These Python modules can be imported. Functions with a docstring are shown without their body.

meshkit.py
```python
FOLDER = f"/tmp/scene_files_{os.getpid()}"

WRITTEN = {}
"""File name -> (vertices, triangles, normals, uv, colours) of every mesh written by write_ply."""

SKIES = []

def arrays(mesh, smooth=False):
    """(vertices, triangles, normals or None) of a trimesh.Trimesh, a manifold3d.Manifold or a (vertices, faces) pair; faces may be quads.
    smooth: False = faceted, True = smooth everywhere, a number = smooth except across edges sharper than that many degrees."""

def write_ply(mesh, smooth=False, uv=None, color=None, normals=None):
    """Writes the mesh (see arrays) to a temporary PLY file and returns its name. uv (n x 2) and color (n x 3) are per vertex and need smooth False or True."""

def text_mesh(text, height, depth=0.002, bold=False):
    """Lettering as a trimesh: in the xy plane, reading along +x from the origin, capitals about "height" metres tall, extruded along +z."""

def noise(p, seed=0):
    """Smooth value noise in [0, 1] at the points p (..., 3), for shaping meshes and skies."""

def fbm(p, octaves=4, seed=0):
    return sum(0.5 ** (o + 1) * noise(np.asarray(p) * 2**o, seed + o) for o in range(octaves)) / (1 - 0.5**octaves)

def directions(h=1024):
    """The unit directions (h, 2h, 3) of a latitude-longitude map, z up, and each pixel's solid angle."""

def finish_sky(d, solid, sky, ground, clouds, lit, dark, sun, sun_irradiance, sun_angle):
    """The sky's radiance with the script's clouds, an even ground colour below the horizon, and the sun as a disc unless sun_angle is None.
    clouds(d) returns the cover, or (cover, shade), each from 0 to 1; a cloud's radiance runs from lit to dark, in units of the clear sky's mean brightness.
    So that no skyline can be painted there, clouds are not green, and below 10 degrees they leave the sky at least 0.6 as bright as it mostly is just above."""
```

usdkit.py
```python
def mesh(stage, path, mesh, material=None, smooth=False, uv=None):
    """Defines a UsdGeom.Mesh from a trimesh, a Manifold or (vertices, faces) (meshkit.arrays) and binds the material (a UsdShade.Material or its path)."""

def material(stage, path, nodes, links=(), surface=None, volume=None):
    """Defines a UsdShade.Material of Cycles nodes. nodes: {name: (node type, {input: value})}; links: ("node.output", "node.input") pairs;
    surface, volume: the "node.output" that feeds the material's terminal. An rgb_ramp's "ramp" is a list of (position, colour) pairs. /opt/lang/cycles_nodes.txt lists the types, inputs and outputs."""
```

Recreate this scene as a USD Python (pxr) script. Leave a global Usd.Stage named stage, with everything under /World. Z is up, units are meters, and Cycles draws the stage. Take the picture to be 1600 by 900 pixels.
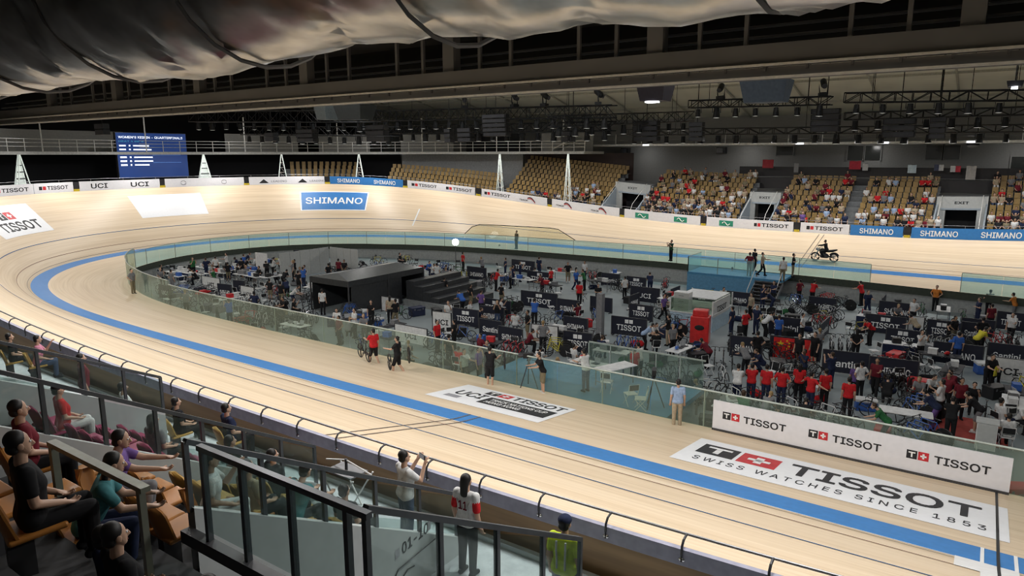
import math, random, numpy as np, trimesh, usdkit, meshkit
import manifold3d as m3
from pxr import Usd, UsdGeom, UsdLux, Gf, Sdf

stage = Usd.Stage.CreateInMemory()
UsdGeom.SetStageUpAxis(stage, UsdGeom.Tokens.z)
UsdGeom.SetStageMetersPerUnit(stage, 1.0)
W = UsdGeom.Xform.Define(stage, '/World'); stage.SetDefaultPrim(W.GetPrim())
UsdGeom.Scope.Define(stage, '/World/Looks')
rnd = random.Random(7)
PI = math.pi
V = lambda *a: np.array(a, float)

# ------------------------------------------------------------------ camera
CP = V(13.04628, -37.03489, 8.419)
CR = V(0.8215522, 0.5701308, -0.0016973); CU = V(-0.1048539, 0.1540183, 0.9824887); CF = V(-0.5604085, 0.8069877, -0.1863145)
FPX = 1097.72
cam = UsdGeom.Camera.Define(stage, '/World/camera')
cam.CreateHorizontalApertureAttr(36.0); cam.CreateVerticalApertureAttr(20.25)
cam.CreateFocalLengthAttr(36.0 * FPX / 1600); cam.CreateClippingRangeAttr(Gf.Vec2f(0.1, 500))
cam.CreateExposureAttr(0.0)
cam.AddTransformOp().Set(Gf.Matrix4d(*CR, 0, *CU, 0, *(-CF), 0, *CP, 1))

# ------------------------------------------------------------------ light levels (the lamps of the hall)
TRACK_W, INFIELD_W, HOUSE_W = 735.0, 230.0, 14.0
def lamp(path, pos, power, r=0.35, cone=None, soft=0.3, aim=(0, 0, -1), col=(1, .98, .95)):
    L = UsdLux.DiskLight.Define(stage, path)
    L.CreateRadiusAttr(r); L.CreateIntensityAttr(power / (PI * PI * r * r)); L.CreateColorAttr(Gf.Vec3f(*col))
    z = -V(*aim) / np.linalg.norm(aim); x = np.cross((0, 1, 0) if abs(z[1]) < .9 else (1, 0, 0), z); x /= np.linalg.norm(x); y = np.cross(z, x)
    L.AddTransformOp().Set(Gf.Matrix4d(*x, 0, *y, 0, *z, 0, *map(float, pos), 1))
    if cone:
        s = UsdLux.ShapingAPI.Apply(L.GetPrim()); s.CreateShapingConeAngleAttr(cone); s.CreateShapingConeSoftnessAttr(soft)
    return L

# ------------------------------------------------------------------ helpers
MATS = {}
def mat(name, col, rough=.6, metal=0., vary=.12, scale=6., spec=.4, emit=0., rand=0., bump=0., coat=0., emitcol=None, stretch=None):
    if name in MATS: return MATS[name]
    c = np.array(col, float)
    n = {'tc': ('texture_coordinate', {}), 'n': ('noise_texture', {'scale': scale, 'detail': 3.0}),
         'r': ('rgb_ramp', {'ramp': [(.3, tuple(np.clip(c * (1 - vary), 0, 1))), (.7, tuple(np.clip(c * (1 + vary), 0, 1)))]}),
         'p': ('principled_bsdf', {'roughness': rough, 'metallic': metal, 'specular_ior_level': spec, 'coat_weight': coat})}
    l = [('n.fac', 'r.fac')]
    if stretch:
        n['mp'] = ('mapping', {'mapping_type': 'point', 'scale': stretch}); l += [('tc.object', 'mp.vector'), ('mp.vector', 'n.vector')]
    else: l += [('tc.object', 'n.vector')]
    last = 'r.color'
    if rand:
        n['oi'] = ('object_info', {}); n['mr'] = ('map_range', {'from_min': 0., 'from_max': 1., 'to_min': 1 - rand, 'to_max': 1 + rand})
        n['h'] = ('hsv', {'hue': .5, 'saturation': 1., 'fac': 1.}); l += [('oi.random', 'mr.value'), ('mr.result', 'h.value'), (last, 'h.color')]; last = 'h.color'
    l.append((last, 'p.base_color'))
    if bump:
        n['b'] = ('bump', {'strength': bump, 'distance': .02}); l += [('n.fac', 'b.height'), ('b.normal', 'p.normal')]
    if emit:
        n['p'][1]['emission_strength'] = emit; n['p'][1]['emission_color'] = tuple(emitcol if emitcol is not None else col)
    MATS[name] = usdkit.material(stage, '/World/Looks/' + name, n, l, surface='p.BSDF')
    return MATS[name]
def glassmat(name, tint, mixf=.12, rough=.02, film=(.5, .62, .58)):
    if name in MATS: return MATS[name]
    MATS[name] = usdkit.material(stage, '/World/Looks/' + name, {
        'lw': ('layer_weight', {'blend': .5}), 'pw': ('math', {'math_type': 'power', 'value2': 4.0}), 'fr': ('math', {'math_type': 'multiply_add', 'value2': .45, 'value3': .025}), 't': ('transparent_bsdf', {'color': tint}), 'g': ('glossy_bsdf', {'color': (.8, .85, .85), 'roughness': rough}),
        'd': ('diffuse_bsdf', {'color': film}), 'm': ('mix_closure', {}), 'm2': ('mix_closure', {'fac': mixf})},
        [('lw.facing', 'pw.value1'), ('pw.value', 'fr.value1'), ('fr.value', 'm.fac'), ('t.BSDF', 'm.closure1'), ('g.BSDF', 'm.closure2'), ('m.closure', 'm2.closure1'), ('d.BSDF', 'm2.closure2')], surface='m2.closure')
    return MATS[name]

USED = {}
def numbered(path_parent, name):
    k = (path_parent, name); i = USED.get(k, -1) + 1; USED[k] = i
    return f'{path_parent}/{name}' + (f'_{i:03d}' if i else '')
def setd(o, **kw):
    for k, v in kw.items():
        if v: o.SetCustomDataByKey(k, v)
    return o
def xf(prim, loc=(0, 0, 0), rz=0., sc=None, rx=0.):
    x = UsdGeom.Xformable(prim); x.ClearXformOpOrder()
    x.AddTranslateOp().Set(Gf.Vec3d(*map(float, loc))); x.AddRotateZOp().Set(math.degrees(rz)); x.AddRotateXOp().Set(math.degrees(rx))
    sc = sc if sc is not None else 1.0
    x.AddScaleOp().Set(Gf.Vec3f(*((sc,) * 3 if np.ndim(sc) == 0 else sc)))
def thing(name, label, cat, loc=(0, 0, 0), rz=0., group=None, sc=None, rx=0., kind=None):
    p = UsdGeom.Xform.Define(stage, numbered('/World', name)).GetPrim()
    xf(p, loc, rz, sc, rx); return setd(p, label=label, category=cat, group=group, kind=kind)
def part(name, mesh, m, parent, label=None, smooth=35, uv=None, kind=None):
    if isinstance(mesh, MB): mesh = mesh.out()
    if isinstance(mesh, tuple) and len(mesh[1]) <= 36 and smooth is not True: smooth = False
    g = usdkit.mesh(stage, numbered(str(parent.GetPath()), name), mesh, m, smooth=(True if uv is not None else smooth), uv=uv)
    return setd(g.GetPrim(), label=label, kind=kind)
def solo(name, mesh, m, label=None, cat=None, group=None, kind=None, smooth=35, uv=None):
    if isinstance(mesh, MB): mesh = mesh.out()
    g = usdkit.mesh(stage, numbered('/World', name), mesh, m, smooth=(True if uv is not None else smooth), uv=uv)
    return setd(g.GetPrim(), label=label, category=cat, group=group, kind=kind)
def struct(name, mesh, m, label=None, uv=None, smooth=35):
    return solo(name, mesh, m, label, None, None, 'structure', uv=uv, smooth=smooth)
def dup(root, loc, rz=0., label=None, group=None, sc=None, cat=None, name=None, rx=0.):
    was = dict(root.GetCustomData())
    nm = name or root.GetName()
    if name is None and len(nm) > 4 and nm[-4] == '_' and nm[-3:].isdigit(): nm = nm[:-4]
    p = UsdGeom.Xform.Define(stage, numbered('/World', nm)).GetPrim()
    xf(p, loc, rz, sc, rx)
    p.GetReferences().AddInternalReference(root.GetPath()); p.SetInstanceable(True)
    return setd(p, label=label or was.get('label'), category=cat or was.get('category'), group=group or was.get('group'))
PROTO = {}
def place(key, maker, loc, rz=0., label=None, group=None, sc=None, cat=None, rx=0.):
    """first use of a key builds the thing itself, later uses reference it"""
    if key not in PROTO:
        t = maker(); PROTO[key] = t; xf(t, loc, rz, sc, rx)
        return setd(t, label=label, category=cat, group=group)
    return dup(PROTO[key], loc, rz, label, group, sc, cat, rx=rx)

BOXF = np.array([[0, 2, 3], [0, 3, 1], [4, 5, 7], [4, 7, 6], [0, 1, 5], [0, 5, 4], [2, 6, 7], [2, 7, 3], [0, 4, 6], [0, 6, 2], [1, 3, 7], [1, 7, 5]])
class MB:
    def __init__(s): s.v, s.f, s.n = [], [], 0
    def add(s, v, f):
        v = np.asarray(v, float); f = np.asarray(f, int)
        if f.shape[1] == 4: f = np.vstack([f[:, [0, 1, 2]], f[:, [0, 2, 3]]])
        s.v.append(v); s.f.append(f + s.n); s.n += len(v); return s
    def mesh(s, m, off=(0, 0, 0)):
        v, f, _ = meshkit.arrays(m); return s.add(v + V(*off), f)
    def box(s, c, size, rz=0.):
        h = np.array(size, float) / 2
        v = np.array([[x, y, z] for x in (-1, 1) for y in (-1, 1) for z in (-1, 1)], float) * h
        if rz: v[:, :2] = v[:, :2] @ np.array([[math.cos(rz), math.sin(rz)], [-math.sin(rz), math.cos(rz)]])
        return s.add(v + V(*c), BOXF)
    def bar(s, p, q, w, h=None, up=(0, 0, 1)):
        p, q = V(*p), V(*q); h = h or w; d = q - p; L = np.linalg.norm(d) + 1e-9; d = d / L
        a = np.cross(d, up)
        if np.linalg.norm(a) < 1e-3: a = np.cross(d, (1, 0, 0))
        a /= np.linalg.norm(a); b = np.cross(a, d)
        v = [p * (1 - i) + q * i + a * (j - .5) * w + b * (k - .5) * h for i in (0, 1) for j in (0, 1) for k in (0, 1)]
        return s.add(v, BOXF)
    def tube(s, pts, r, n=8, closed=False, caps=True):
        p = np.asarray(pts, float); m = len(p); r = np.broadcast_to(r, (m,))
        t = np.roll(p, -1, 0) - np.roll(p, 1, 0) if closed else np.gradient(p, axis=0)
        t /= np.linalg.norm(t, axis=1, keepdims=True) + 1e-12
        ref = V(0, 0, 1) if np.abs(t[:, 2]).mean() < .8 else V(1, 0, 0)
        a = np.cross(t, ref); a /= np.linalg.norm(a, axis=1, keepdims=True) + 1e-9; b = np.cross(a, t)
        ang = np.arange(n) * 2 * PI / n
        v = (p[:, None] + r[:, None, None] * (np.cos(ang)[None, :, None] * a[:, None] + np.sin(ang)[None, :, None] * b[:, None])).reshape(-1, 3)
        f = []
        for i in range(m if closed else m - 1):
            j = (i + 1) % m
            for k in range(n): f.append([i * n + k, i * n + (k + 1) % n, j * n + (k + 1) % n, j * n + k])
        f = [x for q in f for x in ([q[0], q[1], q[2]], [q[0], q[2], q[3]])]
        if caps and not closed:
            v = np.vstack([v, p[0], p[-1]])
            for k in range(n): f += [[m * n, (k + 1) % n, k], [m * n + 1, (m - 1) * n + k, (m - 1) * n + (k + 1) % n]]
        return s.add(v, f)
    def cyl(s, p, q, r, r2=None, n=12):
        return s.tube([p, q], [r, r if r2 is None else r2], n)
    def ball(s, c, r, sub=1, sc=(1, 1, 1)):
        m = trimesh.creation.icosphere(sub, 1.0); return s.add(m.vertices * r * V(*sc) + V(*c), m.faces)
    def lathe(s, prof, n=16, c=(0, 0, 0)):
        prof = np.asarray(prof, float); ang = np.arange(n) * 2 * PI / n; m = len(prof)
        v = np.stack([prof[:, None, 0] * np.cos(ang), prof[:, None, 0] * np.sin(ang), np.repeat(prof[:, 1:], n, 1)], -1).reshape(-1, 3) + V(*c)
        f = [[i * n + k, i * n + (k + 1) % n, (i + 1) * n + (k + 1) % n, (i + 1) * n + k] for i in range(m - 1) for k in range(n)]
        return s.add(v, f)
    def sheet(s, P):
        P = np.asarray(P, float); a, b = P.shape[:2]; i, j = np.meshgrid(np.arange(a - 1), np.arange(b - 1), indexing='ij')
        return s.add(P.reshape(-1, 3), np.stack([i * b + j, (i + 1) * b + j, (i + 1) * b + j + 1, i * b + j + 1], -1).reshape(-1, 4))
    def prism(s, poly, z0, z1):
        m = trimesh.creation.extrude_polygon(poly, z1 - z0, engine='earcut'); return s.add(np.array(m.vertices) + V(0, 0, z0), m.faces)
    def rot(s, rz=0., rx=0., loc=(0, 0, 0)):
        v = np.vstack(s.v); f = np.vstack(s.f)
        c, q = math.cos(rx), math.sin(rx); v = v @ np.array([[1, 0, 0], [0, c, -q], [0, q, c]]).T
        c, q = math.cos(rz), math.sin(rz); v = v @ np.array([[c, -q, 0], [q, c, 0], [0, 0, 1]]).T
        s.v, s.f = [v + V(*loc)], [f]; return s
    def out(s): return np.vstack(s.v), np.vstack(s.f)

TXT = {}
def text(t, h, w=None, bold=True, maxedge=None, depth=.004, center=False):
    """lettering in the xy plane from the origin, capitals h tall, stretched to width w"""
    k = (t, bold)
    if k not in TXT:
        m = meshkit.text_mesh(t, 1.0, .01, bold); TXT[k] = (np.array(m.vertices), np.array(m.faces))
    v, f = TXT[k]; v = v.copy(); v[:, 0] -= v[:, 0].min()
    sx = (w / v[:, 0].max()) if w else h
    v[:, 0] *= sx; v[:, 1] *= h; v[:, 2] = np.where(v[:, 2] > .005, depth, 0)
    if maxedge: v, f = trimesh.remesh.subdivide_to_size(v, f, maxedge)
    if center: v = v - V((v[:, 0].max() + v[:, 0].min()) / 2, h / 2, 0)
    return v, f
def rectmesh(x0, y0, x1, y1, n=1, z=0.):
    nx = max(1, int((x1 - x0) / n)); ny = max(1, int((y1 - y0) / n))
    X, Y = np.meshgrid(np.linspace(x0, x1, nx + 1), np.linspace(y0, y1, ny + 1), indexing='ij')
    b = MB(); b.sheet(np.stack([X, Y, X * 0 + z], -1)); return b.out()

# pixel of the photograph -> point of the hall on a level / an upright plane
def ray(px, py): return CF + CR * (px - 800) / FPX - CU * (py - 450) / FPX
def at(px, py, z): d = ray(px, py); return CP + d * ((z - CP[2]) / d[2])
def aty(px, py, y): d = ray(px, py); return CP + d * ((y - CP[1]) / d[1])
def atx(px, py, x): d = ray(px, py); return CP + d * ((x - CP[0]) / d[0])

# ------------------------------------------------------------------ the track's geometry (250 m lap; s along the lap, d up the bank)
NS = 1200
def _track():
    s = np.linspace(0, 250., NS, endpoint=False); u = s % 125
    k = np.clip((np.abs(((u + 62.5) % 125) - 62.5) - 1.325972 / 2) / 48.132252, 0, 1) ** 1.9459
    k = k * k * (3 - 2 * k); ds = 250. / NS; kap = k * (2 * PI / (k.sum() * ds)); th = np.cumsum(kap) * ds - kap * ds / 2
    x = np.cumsum(np.cos(th)) * ds; y = np.cumsum(np.sin(th)) * ds
    return s, np.stack([x - x.mean(), y - y.mean()], 1), np.stack([-np.sin(th), np.cos(th)], 1), np.radians(13.43289 + (44.60699 - 13.43289) * k ** .68987)
TS, TC, TN, TB = _track()
WID = 7.4376; SLOPE = math.tan(math.radians(7.705)); BLUE = .9555
def _ip(a, s): return np.interp(np.mod(s, 250.), np.r_[TS, 250.], np.r_[a, a[:1]])
def TP(s, d, h=0.):
    s, d, h = np.broadcast_arrays(*[np.asarray(q, float) for q in (s, d, h)])
    cx, cy, nx, ny, b = (_ip(q, s) for q in (TC[:, 0], TC[:, 1], TN[:, 0], TN[:, 1], TB))
    L = np.hypot(nx, ny); nx, ny = nx / L, ny / L; up = d >= 0
    r = np.where(up, d * np.cos(b), d); z = np.where(up, d * np.sin(b), d * SLOPE)
    nh = np.where(up, np.sin(b), -math.sin(math.atan(SLOPE)) * 0); nz = np.where(up, np.cos(b), 1.)
    return np.stack([cx - nx * r + nx * nh * h, cy - ny * r + ny * nh * h, z + nz * h], -1)
def OUT(s, d, z):
    """a point d metres outside the track's upper edge, level with the plan, at height z above that edge"""
    s, d, z = np.broadcast_arrays(*[np.asarray(q, float) for q in (s, d, z)])
    p = TP(s, WID); n = np.stack([_ip(TN[:, 0], s), _ip(TN[:, 1], s)], -1); n /= np.linalg.norm(n, axis=-1, keepdims=True)
    q = p.copy(); q[..., :2] -= n * d[..., None]; q[..., 2] += z; return q
def YAW(s):
    """heading of +s at s"""
    return math.atan2(float(-_ip(TN[:, 0], s)), float(_ip(TN[:, 1], s)))
DS = [0, 15, 35, 62, 90, 105, 113, 121, 134, 150, 165, 178, 185, 190, 196, 198.5, 201, 206, 212, 250]
DD = [-6.09, -6.09, -6.09, -5.2, -4.4, -3.9, -3.6, -3.1, -2.7, -3.1, -3.75, -3.75, -3.9, -4.05, -4.4, -4.55, -4.95, -5.7, -6.09, -6.09]
def DIN(s): return np.interp(np.mod(s, 250), DS, DD)
FLOOR = -1.9

def strip(s0, s1, d0, d1, h=0., step=.6, nd=None):
    n = max(2, int(abs(s1 - s0) / step) + 1); s = np.linspace(s0, s1, n)
    d0 = d0(s) if callable(d0) else np.full(n, float(d0)); d1 = d1(s) if callable(d1) else np.full(n, float(d1))
    nd = nd or max(2, int(np.abs(d1 - d0).max() / .7) + 2); t = np.linspace(0, 1, nd)
    D = d0[:, None] * (1 - t) + d1[:, None] * t; S = np.repeat(s[:, None], nd, 1)
    b = MB(); b.sheet(TP(S, D, h)[:, ::-1]); return b.out(), np.stack([S, D], -1)[:, ::-1].reshape(-1, 2)
def onto(mesh, s0, d0, sgn, h=.012):
    """lay a flat drawing (x right, y up) on the track: sgn=+1 read from the near stand, -1 read from the infield"""
    v, f = mesh; v = np.asarray(v, float)
    p = TP(s0 + sgn * v[:, 0], d0 - sgn * v[:, 1], h + v[:, 2]); return p, (f if True else f)

# ------------------------------------------------------------------ materials
def wood():
    n = {'tc': ('texture_coordinate', {}), 'm1': ('mapping', {'mapping_type': 'point', 'scale': (.22, 9., 1.)}), 'n1': ('noise_texture', {'scale': 1., 'detail': 4.}),
         'm2': ('mapping', {'mapping_type': 'point', 'scale': (.05, 2.2, 1.)}), 'n2': ('noise_texture', {'scale': 1., 'detail': 2.}),
         'mx': ('mix_float', {'fac': .45}), 'r': ('rgb_ramp', {'ramp': [(.25, (.57, .43, .28)), (.5, (.71, .565, .40)), (.75, (.81, .675, .51))]}),
         'p': ('principled_bsdf', {'roughness': .42, 'specular_ior_level': .35})}
    return usdkit.material(stage, '/World/Looks/pine_strip', n, [('tc.UV', 'm1.vector'), ('m1.vector', 'n1.vector'), ('tc.UV', 'm2.vector'), ('m2.vector', 'n2.vector'),
        ('n1.fac', 'mx.a'), ('n2.fac', 'mx.b'), ('mx.value' if False else 'mx.result', 'r.fac'), ('r.color', 'p.base_color')], surface='p.BSDF')
PINE = wood()
M_BLUE = mat('track_blue', (.035, .20, .52), .45, vary=.06)
M_WHITE = mat('white_paint', (.80, .80, .80), .5, vary=.04)
M_BLACK = mat('black_paint', (.015, .015, .017), .5)
M_RED = mat('red_paint', (.55, .03, .04), .5)
M_GREYLINE = mat('line_grey', (.16, .13, .11), .6)
M_LETTER = mat('letter_black', (.02, .02, .024), .55)
M_LETW = mat('letter_white', (.82, .82, .82), .55)
M_SHIM = mat('ad_blue', (.035, .19, .50), .5, vary=.05)
M_BOARD = mat('ad_white', (.74, .74, .78), .5, vary=.03)
M_DECAL = mat('decal_white', (.86, .87, .90), .45, vary=.02)
M_DGREY = mat('dark_grey_steel', (.06, .06, .065), .5, .3)
M_GREY = mat('grey_steel', (.22, .22, .23), .45, .5)
M_CHROME = mat('chrome', (.75, .75, .76), .2, 1.)
M_PLY = mat('brown_plywood', (.30, .195, .105), .6, vary=.2, scale=1.5, stretch=(.3, .3, 4.))
M_FASCIA = mat('grey_fascia', (.30, .30, .38), .6)
M_CONC = mat('pale_concrete', (.40, .43, .43), .7, vary=.08)
M_DCONC = mat('dark_concrete', (.10, .10, .105), .8)
M_WALLW = mat('white_wall', (.46, .47, .46), .75, vary=.05)
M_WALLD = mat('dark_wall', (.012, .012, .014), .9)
M_WALLG = mat('grey_wall', (.30, .30, .29), .85, vary=.05)
M_CEIL = mat('olive_ceiling', (.58, .585, .50), .85, vary=.08, scale=.4)
M_BEAM = mat('beam_grey', (.115, .112, .108), .8, vary=.08, scale=.7)
M_INF = mat('infield_floor', (.25, .285, .295), .6, vary=.06, scale=.6)
M_GLASS = glassmat('green_glass', (.82, .89, .83), .10, film=(.40, .46, .40))
M_GLASSF = glassmat('far_green_glass', (.82, .96, .98), .16, film=(.62, .86, .88))
M_GLASSD = glassmat('stand_glass', (.80, .86, .85), .03)
M_RAILW = mat('white_rail', (.62, .62, .60), .5)
M_RAILD = mat('stand_rail', (.09, .10, .11), .4, .4)
M_EDGE = mat('glass_edge_rail', (.34, .38, .34), .4, .2)

# ------------------------------------------------------------------ the track
track = thing('cycling_track', 'banked pale pine cycling track curving around the crowded infield', 'velodrome track')
S0, S1 = 95., 268.
m, uv = strip(S0, S1, 0., WID, 0, .6, 12); part('banked_surface', m, PINE, track, uv=uv)
m, uv = strip(S0, S1, DIN, -BLUE, 0, .6, 5); part('safety_zone', m, PINE, track, 'duller flat wooden strip inside the blue band', uv=uv)
m, uv = strip(S0, S1, -BLUE, 0., .003, .6, 3); part('blue_band', m, M_BLUE, track, 'painted blue band along the foot of the bank')
for nm, d, w, mm, a, b in (('measuring_line', .2, .03, mat('line_pale_grey', (.25, .21, .18), .6), S0, S1), ('sprint_line', .86, .035, mat('line_brown_red', (.24, .12, .09), .6), S0, S1), ('stay_line', 2.3, .05, mat('stay_blue', (.03, .10, .25)), S0, S1),
                           ('edge_line', .03, .05, M_WHITE, 238, 262.9)):
    m, uv = strip(a, b, d, d + w, .010, .6, 2); part(nm, m, mm, track)
for sc_ in (249.45, 124.45):
    m, _ = strip(sc_ - .42, sc_ - .36, -BLUE, WID - .3, .011, .06); part('cross_line', m, M_GREYLINE, track)
    m, _ = strip(sc_ - .02, sc_ + .04, -BLUE, WID - .3, .011, .06); part('cross_line', m, M_GREYLINE, track)
m, _ = strip(163.6, 163.75, 1.5, 4.2, .011, .06); part('cross_line', m, M_WHITE, track)
# finish line
for a, b, d0, d1, mm in ((263.35, 263.42, -BLUE, 0, M_WHITE), (263.95, 264.02, -BLUE, 0, M_WHITE), (263.35, 264.02, 0, WID - .3, M_WHITE), (263.64, 263.70, -6.0, WID - .3, M_BLACK), (262.9, 263.35, .0, .9, M_WHITE)):
    m, _ = strip(a, b, d0, d1, .013 if mm is M_WHITE else .017, .06); part('finish_line', m, mm, track)
m, uv = strip(S0, S1, lambda s: DIN(s) - .02, lambda s: DIN(s), 0, .6, 2)
# slab edge of the track above the infield
sg = np.linspace(S0, S1, 260)
e0 = TP(sg, DIN(sg)); b = MB(); b.sheet(np.stack([e0 - V(0, 0, .5), e0], 1)); part('slab_edge', b, mat('slab_green', (.05, .06, .045), .8), track)

def logo_T(parent, x, y, h, put, name='logo', z=.0):
    """black square with a white T and red square with a white cross"""
    g = h * 1.0; put('black_square', rectmesh(x, y, x + g * 1.05, y + g, .3, z), M_LETTER)
    b = MB(); b.mesh(rectmesh(x + .18 * g, y + .66 * g, x + .87 * g, y + .82 * g, .3, z + .004)); b.mesh(rectmesh(x + .44 * g, y + .18 * g, x + .61 * g, y + .66 * g, .3, z + .004)); put('white_letter', b.out(), M_LETW)
    X = x + g * 1.15; put('red_square', rectmesh(X, y, X + g * 1.05, y + g, .3, z), M_RED)
    b = MB(); b.mesh(rectmesh(X + .42 * g, y + .2 * g, X + .63 * g, y + .8 * g, .3, z + .004)); b.mesh(rectmesh(X + .22 * g, y + .4 * g, X + .83 * g, y + .6 * g, .3, z + .004)); put('white_cross', b.out(), M_LETW)
    return X + g * 1.05

def decal(label, s0, d0, sgn, w, h, panel_mat, draw):
    """a painted panel with drawings as its sub-parts"""
    m = rectmesh(0, 0, w, h, .35)
    pn = part('painted_logo', onto(m, s0, d0, sgn, .010), panel_mat, track, label)
    draw(lambda nm, mesh, mm: part(nm, onto(mesh, s0, d0, sgn, .014), mm, pn))
def d_big(put):
    x = logo_T(None, .35, 1.18, 1.05, put)
    put('lettering', text('TISSOT', .98, 8.0 - x - .9, maxedge=.35)[0:2] if False else shift(text('TISSOT', 1.02, 8.05 - x - .75, maxedge=.35), x + .3, 1.2), M_LETTER)
    put('lettering', shift(text('S W I S S   W A T C H E S   S I N C E   1 8 5 3', .36, 7.2, bold=False, maxedge=.35), .5, .45), M_LETTER)
def shift(m, x, y, z=0.): return m[0] + V(x, y, z), m[1]
decal('large white floor logo with black lettering and a red cross square', 255.75, -1.75, 1, 8.15, 2.75, M_DECAL, d_big)
def d_uci(put):
    x = logo_T(None, 1.35, 1.85, .5, put); put('lettering', shift(text('TISSOT', .5, 2.2, maxedge=.3), x + .1, 1.85), M_LETTER)
    put('lettering', shift(text('UCI', .62, 1.25, maxedge=.3), .5, 1.05), M_LETTER)
    b = MB(); b.mesh(rectmesh(1.9, .62, 4.75, 1.6, .3, .001)); put('black_bar', b.out(), M_LETTER)
    put('lettering', shift(text('TRACK NATIONS CUP', .26, 2.4, maxedge=.3), 2.1, 1.15, .004), M_LETW); put('lettering', shift(text('HONG KONG', .26, 1.5, maxedge=.3), 2.1, .78, .004), M_LETW)
    b = MB(); b.mesh(rectmesh(.45, .5, 1.1, .85, .3, .001)); put('grey_mark', b.out(), mat('mark_grey', (.3, .3, .33)))
decal('white floor logo with two lines of black lettering and a black bar', 246.2, -1.85, 1, 4.95, 2.6, M_DECAL, d_uci)
def d_shim(put):
    put('blue_field', rectmesh(.12, .12, 6.03, 2.68, .35, .002), M_SHIM)
    put('lettering', shift(text('SHIMANO', .88, 5.2, maxedge=.3), .48, 1.0, .004), M_LETW)
decal('blue painted panel with white lettering high on the far bend', 175.1, 3.5, -1, 6.15, 2.8, M_DECAL, d_shim)
decal('blank white painted panel on the left end of the bend', 189.2, 3.6, -1, 5.85, 2.9, M_DECAL, lambda put: None)
def d_tl(put):
    put('lettering', shift(text('TISSOT', .85, 4.4, maxedge=.3), .9, .5, .002), M_LETTER)
    logo_T(None, 2.0, 1.65, .75, put, z=.002)
decal('white painted panel with black lettering cut off at the left edge', 203.6, 3.4, -1, 5.9, 3.1, M_DECAL, d_tl)

# ------------------------------------------------------------------ infield floor, walls, hall shell
ring = TP(sg, DIN(sg) - .35 * 0)[:, :2]
floorpoly = np.array([[-80, -50], [62, -50], [62, 50], [-80, 50]])
b = MB(); b.box((-9, 0, FLOOR - .1), (142, 100, .2)); struct('floor', b, M_INF)
e1 = TP(sg, DIN(sg) - .0); e1[:, :2] += 0
n_in = np.stack([_ip(TN[:, 0], sg), _ip(TN[:, 1], sg)], -1); n_in /= np.linalg.norm(n_in, axis=1, keepdims=True)
q = e1.copy(); q[:, :2] -= n_in * .12; q[:, 2] -= .5; lo = q.copy(); lo[:, 2] = FLOOR
b = MB(); b.sheet(np.stack([lo, q], 1)); struct('wall_infield', b, mat('infield_wall', (.36, .37, .36), .8))
HX0, HX1, HY0, HY1, HZ = -72., 45., -48., 42., 19.
b = MB(); b.box(((HX0 + HX1) / 2, HY1 + .15, 8), (HX1 - HX0, .3, 24)); struct('wall_far', b, M_WALLG)
b = MB(); b.box((HX0 - .15, (HY0 + HY1) / 2, 8), (.3, HY1 - HY0, 24)); struct('wall_left', b, M_WALLD)
b = MB(); b.box((HX1 + .15, (HY0 + HY1) / 2, 8), (.3, HY1 - HY0, 24)); struct('wall_right', b, M_WALLG)
b = MB(); b.box(((HX0 + HX1) / 2, HY0 - .15, 8), (HX1 - HX0, .3, 24)); struct('wall_near', b, M_DCONC)
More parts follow.
